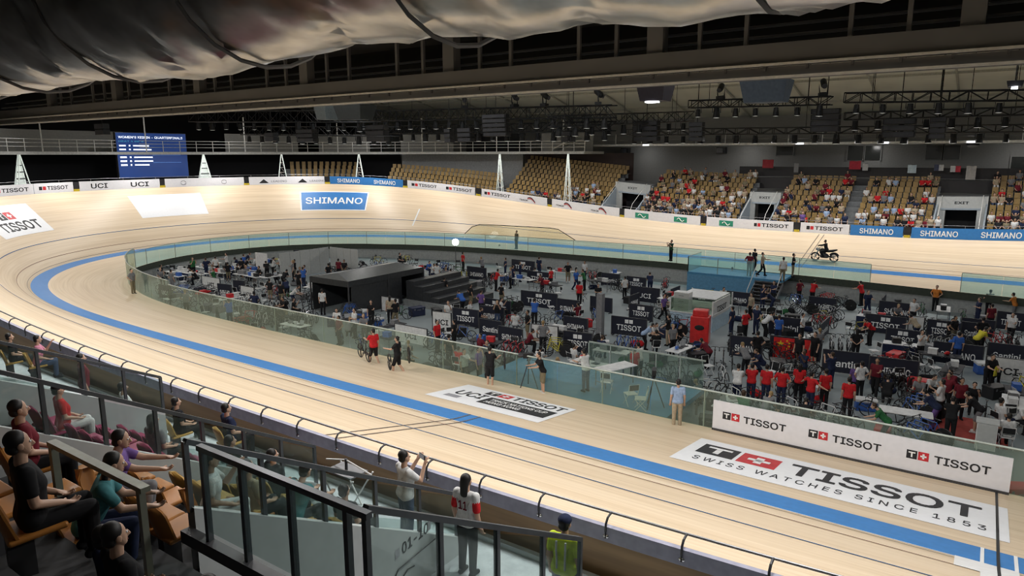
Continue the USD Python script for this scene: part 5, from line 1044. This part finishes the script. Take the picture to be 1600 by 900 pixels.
part('headlamp', MB().ball((0, .62, .92), .11, 2), M_GREY, mc); part('swingarm', MB().bar((0, .0, .4), (0, -.68, .33), .16, .06), M_DGREY, mc); part('exhaust', MB().cyl((.16, .05, .32), (.17, -.75, .45), .05, .06), M_CHROME, mc); part('mudguard', MB().tube([(0, -.68 + .38 * math.cos(a), .33 + .38 * math.sin(a)) for a in np.linspace(.6, 2.6, 9)], .05, 5), M_BLACK, mc); part('windscreen', MB().add([(-.16, .60, 1.0), (.16, .60, 1.0), (.1, .50, 1.28), (-.1, .50, 1.28)], [[0, 1, 2, 3], [3, 2, 1, 0]]), M_GLASS, mc)
for s_ in (-1, 1): part('mirror', MB().ball((.36 * s_, .42, 1.2), .05, 1, (1.3, .3, .8)), M_BLACK, mc)
person(p0 + V(.0, .0, .03), math.radians(84), 'rider in black clothing and helmet sitting on the motorcycle', None, 1., pose='ride', shirt='black', legs='black', q='mid', short=False)

# ------------------------------------------------------------------ the crowd of the pits
cr_ = random.Random(21)
REG = [235, 1600, 398, 700]
def spot(r, tries=60, px=True):
    for _ in range(tries):
        if REG[0] != 235 or cr_.random() < .72: q = at(cr_.uniform(REG[0], REG[1]), cr_.uniform(REG[2], REG[3]), FLOOR); x, y = q[0], q[1]
        else: x, y = cr_.uniform(-46, 15), cr_.uniform(-14, 16)
        if inside(x, y) and free(x, y, r): return x, y
    return None
def scatter(n, r, fn):
    for _ in range(n):
        q = spot(r)
        if q is None: continue
        take(q[0], q[1], r * .8); fn(q[0], q[1])
TONE = {'white': 'white-topped', 'cloth': 'white-topped navy-skirted', 'black': 'black-topped'}
def f_panel(x, y):
    w = cr_.choice(['TISSOT', 'SHIMANO', 'UCI', 'Santini', '']); wl = cr_.choice([1.6, 2.4]); wh = w == 'UCI' and cr_.random() < .6; rz = cr_.choice([0, 0, 0, PI / 2])
    d = {'TISSOT': 'dark panel with a watch logo', 'SHIMANO': 'dark panel with wide white lettering', 'UCI': 'letter panel', 'Santini': 'dark panel with seven white letters', '': 'plain dark panel'}[w]
    if wh: d = 'white panel with three black letters'
    elif w == 'UCI': d = 'dark panel with three white letters'
    lab = f"{d}{' set crosswise' if rz else ''} {zone(x, y)}"; panel((x, y, FLOOR), rz, lab, lab, wl, w, wh, .95)
    for q in (-1.1, -.7, -.35, 0, .35, .7, 1.1): take(x + q * math.cos(rz), y + q * math.sin(rz), .28)
    for k in range(cr_.choice([1, 2])):   # a table with chairs in front
        tx, ty = x + cr_.uniform(-.4, .4), y - 1.0 - k * 1.2
        if inside(tx, ty) and free(tx, ty, .5):
            take(tx, ty, .55); c = cr_.choice(['white', 'white', 'cloth', 'black']); lb = f'{TONE[c]} trestle table {zone(tx, ty)}'; table((tx, ty, FLOOR), rz + cr_.uniform(-.1, .1), lb, lb, c)
def f_table(x, y): c = cr_.choice(['white', 'white', 'cloth', 'black']); lb = f'{TONE[c]} trestle table {zone(x, y)}'; table((x, y, FLOOR), cr_.choice([0, 0, PI / 2]) + cr_.uniform(-.12, .12), lb, lb, c)
def f_bike(x, y):
    fr = cr_.choice(['black', 'black', 'black', 'red', 'white', 'blue', 'green', 'yellow', 'grey']); kd = cr_.choice(['tri', 'disc', 'spoke']); n = cr_.choice([1, 1, 2, 3]); rz = cr_.uniform(0, PI)
    for i in range(n):
        X, Y = x + i * .42 * math.cos(rz), y + i * .42 * math.sin(rz)
        if inside(X, Y): lb = f"{fr} track bicycle with {dict(tri='three-spoke wheels', disc='a disc rear wheel', spoke='thin spokes')[kd]} {zone(X, Y)}"; bike((X, Y, FLOOR), rz, lb, lb, fr, kd); take(X, Y, .25)
def f_chair(x, y): c = cr_.choice(['white', 'white', 'black']); lb = f'{c} folding chair {zone(x, y)}'; chair((x, y, FLOOR), cr_.uniform(0, 6.28), lb, lb, c)
def f_case(x, y): c = cr_.choice(['black', 'black', 'blue', 'red', 'grey', 'navy']); lb = f'{c} lidded tool case {zone(x, y)}'; case((x, y, FLOOR), cr_.uniform(0, 3), lb, lb, c, cr_.uniform(.9, 1.2))
def f_bag(x, y): c = cr_.choice(['black', 'navy', 'red', 'grey', 'green']); lb = f'{c} sports bag {zone(x, y)}'; bag((x, y, FLOOR), cr_.uniform(0, 3), lb, lb, c)
CL = [('black', 'black', 'light', 'black', {}), ('navy', 'navy', 'light', 'brown', {}), ('black', 'khaki', 'tan', 'black', dict(shorts=True)), ('white', 'black', 'light', 'black', {}), ('grey', 'black', 'light', 'fair', {}), ('red', 'black', 'light', 'black', {}), ('blue', 'navy', 'light', 'brown', {}), ('navy', 'black', 'dark', 'black', dict(shorts=True)), ('black', 'jeans', 'light', 'fair', dict(longhair=True)), ('white', 'navy', 'tan', 'black', {}), ('green', 'black', 'light', 'brown', {}), ('purple', 'black', 'light', 'black', {}), ('maroon', 'black', 'tan', 'black', {})]
def f_person(x, y, sit=False):
    a = cr_.choice(CL[:5] * 2 + CL); po = cr_.choice(['sit', 'sit_phone', 'sit_lean'] if sit else ['stand', 'akimbo', 'cross', 'work', 'walk', 'bend', 'one_hip', 'phone', 'crouch'])
    verb = {'sit': 'sitting', 'sit_phone': 'sitting with a raised hand', 'sit_lean': 'sitting bent forward', 'stand': 'standing', 'akimbo': 'with hands on hips', 'cross': 'with folded arms', 'work': 'leaning in to work', 'walk': 'walking', 'bend': 'bending over', 'one_hip': 'with one hand on a hip', 'phone': 'with both hands raised', 'crouch': 'crouching'}[po]
    lb = f"{'long-haired ' if a[4].get('longhair') else ''}person in {a[0]} {'and shorts ' if a[4].get('shorts') else ''}{verb} {zone(x, y)}"; rz = cr_.uniform(0, 6.28)
    if sit: lc = f'white folding chair {zone(x, y)}'; chair((x, y, FLOOR), rz, lc, lc, 'white')
    person((x, y, FLOOR), rz, lb, lb, cr_.uniform(.94, 1.04), pose=po, shirt=a[0], legs=a[1], q='mid', skin=a[2], hair=a[3], **a[4])
for i in range(7):
    q = at(1150 + i * 29, 637 + i * 5.6, FLOOR); c = ['white', 'black', 'black', 'white', 'black', 'white', 'black'][i]; bike(q, .9 + .15 * (i % 3), f"{c} bicycle parked before the red shirts, {['first', 'second', 'third', 'fourth', 'fifth', 'sixth', 'seventh'][i]} from the left", 'bicycles before the red shirts', c, 'spoke' if i % 2 else 'tri'); take(q[0], q[1], .35)
for i in range(6): # row of white chairs by the near fence at the left
    q = at(372 + i * 10.5, 466 - i * 2.2, FLOOR); chair(q, .15, f"white folding chair with a black back, {['first', 'second', 'third', 'fourth', 'fifth', 'last'][i]} of the row of six", 'row of six white chairs', 'white'); take(q[0], q[1], .4)
case(at(1352, 640, FLOOR), .3, 'blue cool box with a white lid right of the person in red standing apart', None, 'blue', 1.0); case(at(1436, 612, FLOOR), 0, 'red case standing before the dark lettered panels', None, 'red', 1.2)
for px, py, rz, fr, kd, lab in ((1376, 655, 1.5, 'black', 'tri', 'black bicycle with three-spoke wheels beside the cool box'), (1418, 640, .4, 'black', 'spoke', 'black bicycle with thin spokes left of the bending person in navy'), (1068, 552, 1.2, 'black', 'disc', 'black bicycle with a disc rear wheel at the foot of the red cooler'), (1130, 600, .6, 'white', 'spoke', 'white bicycle near the near fence right of the blue deck')):
    p = at(px, py, FLOOR); bike(p, rz, lab, None, fr, kd); take(p[0], p[1], .4)
p = at(1412, 672, FLOOR); table(p, .1, 'white table crowded with gear left of the red carpet', None, 'white'); take(p[0], p[1], .7)
p = at(1400, 600, FLOOR); chair(p, .4, 'white chair leaning before the lettered panel right of the flag'); p = at(1572, 660, FLOOR); chair(p, .3, 'white chair right of the white cabinet'); p = at(1570, 700, FLOOR); person(p + V(0, 0, 0), .2, 'person in white sitting at the right edge behind the advertising wall', None, 1., pose='sit', shirt='white', legs='black', q='mid'); chair(p, .2, 'white chair under the person in white at the right edge')
def make_laptop():
    t = thing('laptop', '', 'laptop'); part('base', MB().box((0, 0, .012), (.34, .24, .024)), M_DGREY, t); part('screen', MB().bar((0, .12, .02), (0, .19, .25), .34, .015, up=(0, 1, 0)), mat('laptop_lid', (.35, .36, .38), .4), t); return t
def make_helmet(c):
    t = thing('helmet', '', 'helmet'); part('shell', hullm(((0, .02, .10), V(.10, .13, .1)), ((0, -.14, .1), V(.06, .08, .05)), q=2), mat('helmet_' + c, COL[c], .25, coat=.4), t, smooth=60); part('visor', hullm(((0, .13, .09), V(.08, .03, .05))), M_BLACK, t); return t
def make_box(c):
    t = thing('parts_box', '', 'box'); part('body', MB().box((0, 0, .12), (.4, .3, .24)), mat('box_' + c, COL[c], .6), t); part('lid', MB().box((0, 0, .255), (.42, .32, .03)), mat('box_' + c, COL[c], .6), t); return t
def on_table(x, y, rz, n):
    for j in range(n):
        u = -.6 + 1.2 * (j + .5) / n; X, Y = x + u * math.cos(rz), y + u * math.sin(rz); k_ = cr_.choice(['laptop', 'helmet', 'box', 'box']); c = cr_.choice(['white', 'white', 'black', 'blue', 'grey', 'red']); Z = FLOOR + .75
        if k_ == 'laptop': lb = f'open grey laptop on a table {zone(X, Y)}'; place('laptop', make_laptop, (X, Y, Z), rz + cr_.uniform(-.4, .4), lb, lb)
        elif k_ == 'helmet': lb = f'{c} cycling helmet on a table {zone(X, Y)}'; place(('helmet', c), lambda: make_helmet(c), (X, Y, Z), cr_.uniform(0, 6), lb, lb)
        else: lb = f'{c} parts box on a table {zone(X, Y)}'; place(('box', c), lambda: make_box(c), (X, Y, Z), rz + cr_.uniform(-.3, .3), lb, lb)
_table = table
def table(loc, rz, label, group=None, c='white'):
    r = _table(loc, rz, label, group, c); on_table(loc[0], loc[1], rz, cr_.choice([2, 3, 3])); return r
REG[:] = [236, 430, 396, 446]; scatter(16, .8, f_table); scatter(14, .3, f_person); scatter(10, .36, lambda x, y: f_person(x, y, True)); scatter(12, .3, f_chair)
REG[:] = [250, 620, 440, 548]; scatter(8, .8, f_table); scatter(26, .36, f_bike); scatter(14, .3, f_person); scatter(12, .3, f_chair); scatter(8, .3, f_case)
REG[:] = [235, 1600, 398, 700]
REG[:] = [236, 1599, 398, 545]; scatter(22, .8, f_panel)
REG[:] = [235, 1600, 398, 700]; scatter(14, .7, f_table); scatter(70, .38, f_bike); scatter(80, .30, lambda x, y: f_person(x, y)); scatter(30, .36, lambda x, y: f_person(x, y, True)); scatter(60, .28, f_chair); scatter(46, .3, f_case); scatter(46, .26, f_bag); scatter(50, .3, f_bike); scatter(16, .24, lambda x, y: f_person(x, y))

# ------------------------------------------------------------------ the near stand
YK = lambda k: -29.5 - .8 * k
ZK = lambda k: 1.97 + .45 * k
WALK = 1.72
ns = struct('floor_walkway', MB().box((-2, -28.68, WALK - .1), (44, 1.64, .2)), mat('walkway_pale', (.42, .45, .47), .6)); part('front_curb', MB().box((-2, -27.95, WALK + .05), (44, .1, .1)), M_CONC, ns)
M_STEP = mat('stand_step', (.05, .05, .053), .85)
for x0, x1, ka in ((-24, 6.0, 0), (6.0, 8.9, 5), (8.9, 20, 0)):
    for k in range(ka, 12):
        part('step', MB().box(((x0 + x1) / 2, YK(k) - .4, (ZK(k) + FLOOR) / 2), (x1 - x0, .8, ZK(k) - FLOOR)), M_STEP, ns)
part('stairwell_floor', MB().box((7.45, -31.4, WALK - .1), (2.9, 3.9, .2)), MATS['walkway_pale'], ns)
M_WALLN = mat('stand_white_wall', (.42, .44, .44), .7, vary=.04)
def rake_rail(label, x, ya, yb, za, zb, npost, wall=0., gh=.75, rw=.07):
    """a railing that runs down the rake of the stand at constant x, over a white wall"""
    t = thing('stand_balustrade', label, 'balustrade'); f = lambda y: za + (zb - za) * (y - ya) / (yb - ya)
    part('top_rail', MB().bar((x, ya, za), (x, yb, zb), rw, .06), M_RAILD, t)
    ys_ = np.linspace(ya, yb, npost)
    for y in ys_: part('post', MB().box((x, y, f(y) - gh / 2 - .04), (.055, .055, gh + .08)), M_RAILD, t)
    for y0, y1 in zip(ys_[:-1], ys_[1:]):
        b = MB(); b.add([(x, y0 - .03, f(y0) - .06), (x, y1 + .03, f(y1) - .06), (x, y1 + .03, f(y1) - gh), (x, y0 - .03, f(y0) - gh), (x + .012, y0 - .03, f(y0) - .06), (x + .012, y1 + .03, f(y1) - .06), (x + .012, y1 + .03, f(y1) - gh), (x + .012, y0 - .03, f(y0) - gh)], [[0, 1, 2, 3], [7, 6, 5, 4]]); part('pane', b, M_GLASSD, t, smooth=False)
    if wall:
        zw = lambda y: f(y) - gh - .02; b = MB()
        for sx in (-.07, .07): b.add([(x + sx, ya, zw(ya)), (x + sx, yb, zw(yb)), (x + sx, yb, WALK if wall > 1 else zw(yb) - .9), (x + sx, ya, WALK if wall > 1 else zw(ya) - .9)], [[0, 1, 2, 3]] if sx > 0 else [[3, 2, 1, 0]])
        b.add([(x - .07, ya, zw(ya)), (x - .07, yb, zw(yb)), (x + .07, yb, zw(yb)), (x + .07, ya, zw(ya))], [[0, 1, 2, 3]]); b.add([(x - .07, yb, zw(yb)), (x - .07, yb, WALK), (x + .07, yb, WALK), (x + .07, yb, zw(yb))], [[0, 1, 2, 3]])
        part('white_wall', b, M_WALLN, t)
    return t
a, c = aty(320, 699, -33.2), aty(570, 800, -33.2)
bl_ = thing('stand_balustrade', 'dark glass balustrade along the row above the near stairwell', 'balustrade'); ZB = 5.4
part('top_rail', MB().bar((6.36, -33.2, ZB), (8.9, -33.2, ZB), .07, .06), M_RAILD, bl_)
for x in (6.42, 7.1, 7.85, 8.62): part('post', MB().box((x, -33.2, ZB - .55), (.055, .06, 1.1)), M_RAILD, bl_)
for x0, x1 in ((6.45, 7.07), (7.13, 7.82), (7.88, 8.6)): part('pane', MB().box(((x0 + x1) / 2, -33.2, ZB - .5), (x1 - x0, .012, .9)), M_GLASSD, bl_, smooth=False)
part('curb', MB().box((7.45, -33.22, ZB - 1.12), (2.95, .12, .14)), M_DGREY, bl_)
ra = rake_rail('glass balustrade on the white wall with the printed seat numbers', 6.0, -33.15, -28.55, 5.36, 2.80, 6, 2)
rake_rail('glass balustrade down the right side of the near stairwell', 8.8, -33.15, -29.3, 5.42, 3.27, 5, 0, 1.25)
rake_rail('glass balustrade over a white wall left of the orange seats', 2.45, -33.9, -28.6, 5.80, 2.80, 8, 1)
rake_rail('dark glass balustrade furthest left in the near stand', -2.3, -33.0, -29.0, 5.45, 3.45, 6, 1)
v, f = text('01-10', .17, .62); d = V(0, 1, -.5566) / np.linalg.norm(V(0, 1, -.5566))
def on_wall(v, y0, z0): return np.stack([6.075 + v[:, 2], y0 + v[:, 0] * .96, z0 + v[:, 1] + v[:, 0] * .16], -1)
part('lettering', (on_wall(v, -29.95, 2.42), f), M_LETTER, ra)
b = MB(); b.mesh(rectmesh(0, 0, .1, .15)); b.mesh(rectmesh(.76, 0, .84, .15)); part('seat_sign', (on_wall(np.vstack(b.v), -30.1, 2.40), np.vstack(b.f)), mat('mark_grey', (.3, .3, .33)), ra)
b = MB(); b.tube([(6.085, -30.2, 2.05), (6.085, -30.05, 2.22), (6.085, -29.2, 2.32)], .012, 4); b.tube([(6.085, -30.0, 2.02), (6.085, -29.85, 2.12), (6.085, -29.7, 2.1)], .012, 4); part('arrow_line', b, M_LETTER, ra)
hb_ = thing('aisle_handrail', 'olive-grey aisle handrail among the dark foreground spectators', 'handrail'); part('bar', MB().bar((5.0, -34.05, 5.42), (6.9, -34.05, 5.42), .09, .05), mat('rail_olive', (.20, .21, .17), .4, .3), hb_); part('post', MB().box((5.03, -34.05, 4.95), (.07, .07, .95)), MATS['rail_olive'], hb_); part('post', MB().box((6.8, -34.05, 4.95), (.06, .06, .95)), MATS['rail_olive'], hb_)
# white-framed table by the walkway
wt = thing('white_frame_table', 'white-framed folding table standing on the walkway behind the track', 'table', (3.3, -28.55, WALK))
part('top', MB().box((0, 0, .78), (.7, .45, .03)), M_GREY, wt)
for s_ in (-1, 1): part('leg', MB().tube([(.45 * s_, -.25, .78), (-.1 * s_, -.25, 0)], .018, 5), M_PLW, wt); part('leg', MB().tube([(.45 * s_, .25, .78), (-.1 * s_, .25, 0)], .018, 5), M_PLW, wt); part('arm', MB().tube([(0, 0, 1.0), (.62 * s_, .05, .84)], .016, 5), M_PLW, wt)
part('upright', MB().tube([(0, 0, .78), (0, 0, 1.02)], .03, 6), M_DGREY, wt)
# seats near the camera
M_OR = mat('seat_orange', (.42, .17, .035), .45, vary=.08, coat=.2); M_MG = mat('seat_magenta', (.32, .03, .10), .6, vary=.1); M_AM = mat('seat_amber', (.50, .30, .07), .5)
def shell_seat(m_):
    t = thing('shell_seat', '', 'seat'); x = np.linspace(-1, 1, 11); z = np.linspace(0, 1, 9); X, Z = np.meshgrid(x, z, indexing='ij'); rr_ = .235 * np.sqrt(np.clip(1 - np.clip((Z - .62) / .38, 0, 1) ** 2.6, .0, 1)) * (1 - .12 * (1 - Z)); P = np.stack([X * rr_, -.20 - .14 * Z - .0 * X + .07 * X * X, .40 + .46 * Z], -1); Q = P + V(0, -.022, 0)
    b = MB(); b.sheet(P[::-1]); b.sheet(Q); b.sheet(np.stack([P[:, -1], Q[:, -1]], 1)); b.sheet(np.stack([P[0], Q[0]], 1)); b.sheet(np.stack([Q[-1], P[-1]], 1)); part('backrest', b, m_, t, smooth=60)
    part('seat_pan', hullm(*[((sx * .19, y, zz), .03) for sx in (-1, 1) for y, zz in ((-.2, .41), (.2, .44))]), m_, t); part('stand', MB().box((0, -.12, .2), (.12, .2, .4)), M_DGREY, t); return t
def nseat(x, k, c, label, group=None, rz=0., dy=0.): return place(('ns', c), lambda: shell_seat({'orange': M_OR, 'magenta': M_MG, 'amber': M_AM}[c]), (x, YK(k) - .42 + dy, ZK(k)), rz, label, group)
HI = [ # x, y, z, pose, yaw, shirt, legs, more, label
 (5.12, -28.85, WALK, 'phone', -.35, 'white', 'jeans', {}, 'person in a white shirt and jeans filming with a raised phone at the track barrier'),
 (6.55, -28.95, WALK, 'stand', .05, 'white', 'black', dict(longhair=True, shorts=False), 'person in white with red sleeves standing at the end of the numbered wall'),
 (8.50, -29.2, WALK, 'stand', .1, 'hi-vis', 'navy', dict(short=True), 'steward in a yellow-green vest at the bottom centre of the picture'),
 (4.75, YK(0) - .35, ZK(0) - .12, 'sit', .1, 'black', 'black', {}, 'person in black seated in the front row left of the one filming'),
 (2.85, YK(0) - .3, ZK(0), 'sit', -.1, 'black', 'black', {}, 'person in black seated behind the glass left of the white-framed table'),
 (1.9, YK(0) - .5, ZK(0) + .1, 'sit', -.15, 'black', 'black', dict(longhair=True), 'long-haired person in black seated before the magenta seats'),
 (4.9, YK(3) - .38, ZK(3), 'sit_phone', -.6, 'white', 'white', dict(longhair=True), 'long-haired person in white seated beside the orange seats'),
 (4.5, YK(4) - .6, ZK(4) + .1, 'sit_reach', -.7, 'purple', 'grey', {}, 'person in dusky purple seated with both arms stretched forward'),
 (6.3, YK(6) - .45, ZK(6) + .1, 'sit', -.2, 'black', 'black', {}, 'large person in black at the left edge of the foreground'),
 (5.6, YK(5) - .55, ZK(5) - .08, 'sit_lean', -.5, 'teal', 'navy', dict(longhair=True), 'long-haired person in a teal jacket bent forward in the foreground'),
 (3.6, YK(5) - .3, ZK(5), 'sit', -.2, 'maroon', 'black', {}, 'person in maroon seated in the dark left foreground'),
 (4.65, YK(2) - .4, ZK(2), 'sit', .0, 'beige', 'black', {}, 'person in a beige shirt seated behind the stairwell glass'),
 (4.55, YK(1) - .45, ZK(1), 'sit_lean', .1, 'teal', 'black', {}, 'person in teal bent forward beside the amber seats'),
 (-9.6, -28.7, WALK + .25, 'sit_phone', -.4, 'pink', 'jeans', {}, 'person in pink behind the upper left glass rail'),
 (-11.2, -28.75, WALK + .1, 'sit', -.3, 'black', 'black', {}, 'person in black furthest left behind the upper glass rail'),
 (-2.4, -28.6, WALK - .2, 'sit', -.2, 'black', 'black', {}, 'dark-haired person seated left of the pair behind the magenta seats'),
 (-.3, -28.65, WALK + .1, 'sit', -.2, 'navy', 'black', {}, 'person in navy seated right of the pair behind the magenta seats'),
 (-3.6, -29.2, WALK + .1, 'sit', -.3, 'white', 'maroon', dict(short=False), 'person in white and dark red behind the left glass balustrade'),
 (-5.4, -29.3, WALK + .1, 'stand', -.3, 'maroon', 'black', {}, 'person in maroon standing behind the left glass balustrade'),
 (-1.2, YK(2) - .4, ZK(2), 'sit', -.2, 'red', 'white', {}, 'person in red and white among the magenta seats'),
 (0.6, YK(1) - .4, ZK(1), 'sit', .1, 'grey', 'black', dict(longhair=True), 'long-haired person in grey among the magenta seats'),
 (7.3, YK(6) - .2, ZK(6) - .55, 'sit', -.1, 'black', 'black', {}, 'dark-haired person at the bottom edge left of centre'),
 (6.9, YK(6) - .1, ZK(6) - .75, 'sit', -.1, 'navy', 'black', {}, 'person in navy at the bottom left edge'),
 (8.2, YK(6) - .3, ZK(6) - .75, 'sit_lean', -.1, 'black', 'black', {}, 'dark silhouette at the bottom edge under the stairwell glass'),
]
def near_person(x, k): return any(abs(q[0] - x) < .47 and abs(q[1] - (YK(k) - .42)) < .45 for q in HI if q[3].startswith('sit'))
for k, xs in ((6, (3.4, 3.95, 4.5, 5.0, 5.5)), (5, (2.9, 3.4, 3.95, 4.5)), (4, (3.2, 4.2, 4.7, 5.2, 5.65)), (3, (3.0, 3.5, 4.0, 4.5, 5.5)), (2, (3.2, 3.7, 5.3)), (1, (3.0, 3.5, 4.9, 5.4)), (0, (3.2, 3.7, 5.5))):
    for x in xs:
        if not near_person(x, k): nseat(x, k, 'orange' if k > 2 else 'amber', f"{'orange' if k > 2 else 'amber'} shell seat in row {['one', 'two', 'three', 'four', 'five', 'six', 'seven'][k]} from the walkway beside the numbered wall", f'shell seats of row {k + 1} by the numbered wall')
for k in (0, 1, 2):
    for x in np.arange(-1.8, 2.2, .52):
        if not near_person(x, k): nseat(x, k, 'magenta', f"magenta covered seat in row {['one', 'two', 'three'][k]} from the walkway left of the white wall", f'magenta seats of row {k + 1}')
for x, y, z, po, yaw, shc, lgc, more, lab in HI:
    if po.startswith('sit'):
        c = 'magenta' if x < 2.2 and y < -29.5 else 'amber' if y > -31.5 else 'orange'; where = 'in the dark foreground' if y < -33 else 'by the walkway' if y > -29.4 else 'in the middle rows'
        place(('ns', c), lambda: shell_seat({'orange': M_OR, 'magenta': M_MG, 'amber': M_AM}[c]), (x, y, z), yaw, f"{c} shell seat under the {'long-haired ' if more.get('longhair') else ''}person in {shc} {where}", f'occupied {c} seats, {shc}, {where}')
    t = person(V(x, y, z), yaw, lab, None, 1., pose=po, shirt=shc, legs=lgc, q='hi', **more)
    if 'raised phone' in lab:
        g = GEO[('phone', 'hi', True, False, False, 0.)]; hands = [V(*g['arms'][s_][1]) for s_ in (-1, 1)]; c = (hands[0] + hands[1]) / 2 + V(0, .03, .1); q = rotz_(c, yaw) + V(x, y, z)
        ph = thing('phone', 'black phone held up by the person filming at the barrier', 'phone', q, yaw); part('casing', hullm(*[((a, 0, b_), .012) for a in (-.09, .09) for b_ in (-.035, .035)]), M_BLACK, ph); part('screen', MB().box((0, -.014, 0), (.17, .004, .075)), mat('phone_screen', (.3, .3, .32), .2, emit=.15), ph)
    if 'red sleeves' in lab:
        for s_ in (-1, 1):
            g = GEO[('stand', 'hi', True, False, True, 0.)]; el = V(*g['arms'][s_][0]); sh = V(.175 * s_, -.01, 1.415); part('red_sleeve', hullm((sh * .75 + el * .25, .067), (el * .72 + sh * .28, .066)), cloth('red'), t, 'red sleeve', smooth=60)
        v, f = text('11', .14, .16); part('shirt_number', (np.stack([v[:, 0] - .08, -.118 - v[:, 2], v[:, 1] + 1.2], -1), f), cloth('maroon'), t)
    if 'vest' in lab:
        for x0 in (-.07, .07): part('grey_stripe', MB().tube([(x0, -.128, 1.42), (x0, -.135, 1.3), (x0 * .9, -.125, 1.15), (x0 * .9, -.125, 1.0)], .016, 5), mat('stripe_grey', (.5, .5, .5), .4), t)
        part('cap', MB().ball(GEO[('stand', 'hi', True, False, False, 0.)]['hc'] + V(0, -.01, .06), .098, 2, (1, 1.05, .8)), cloth('navy'), t)
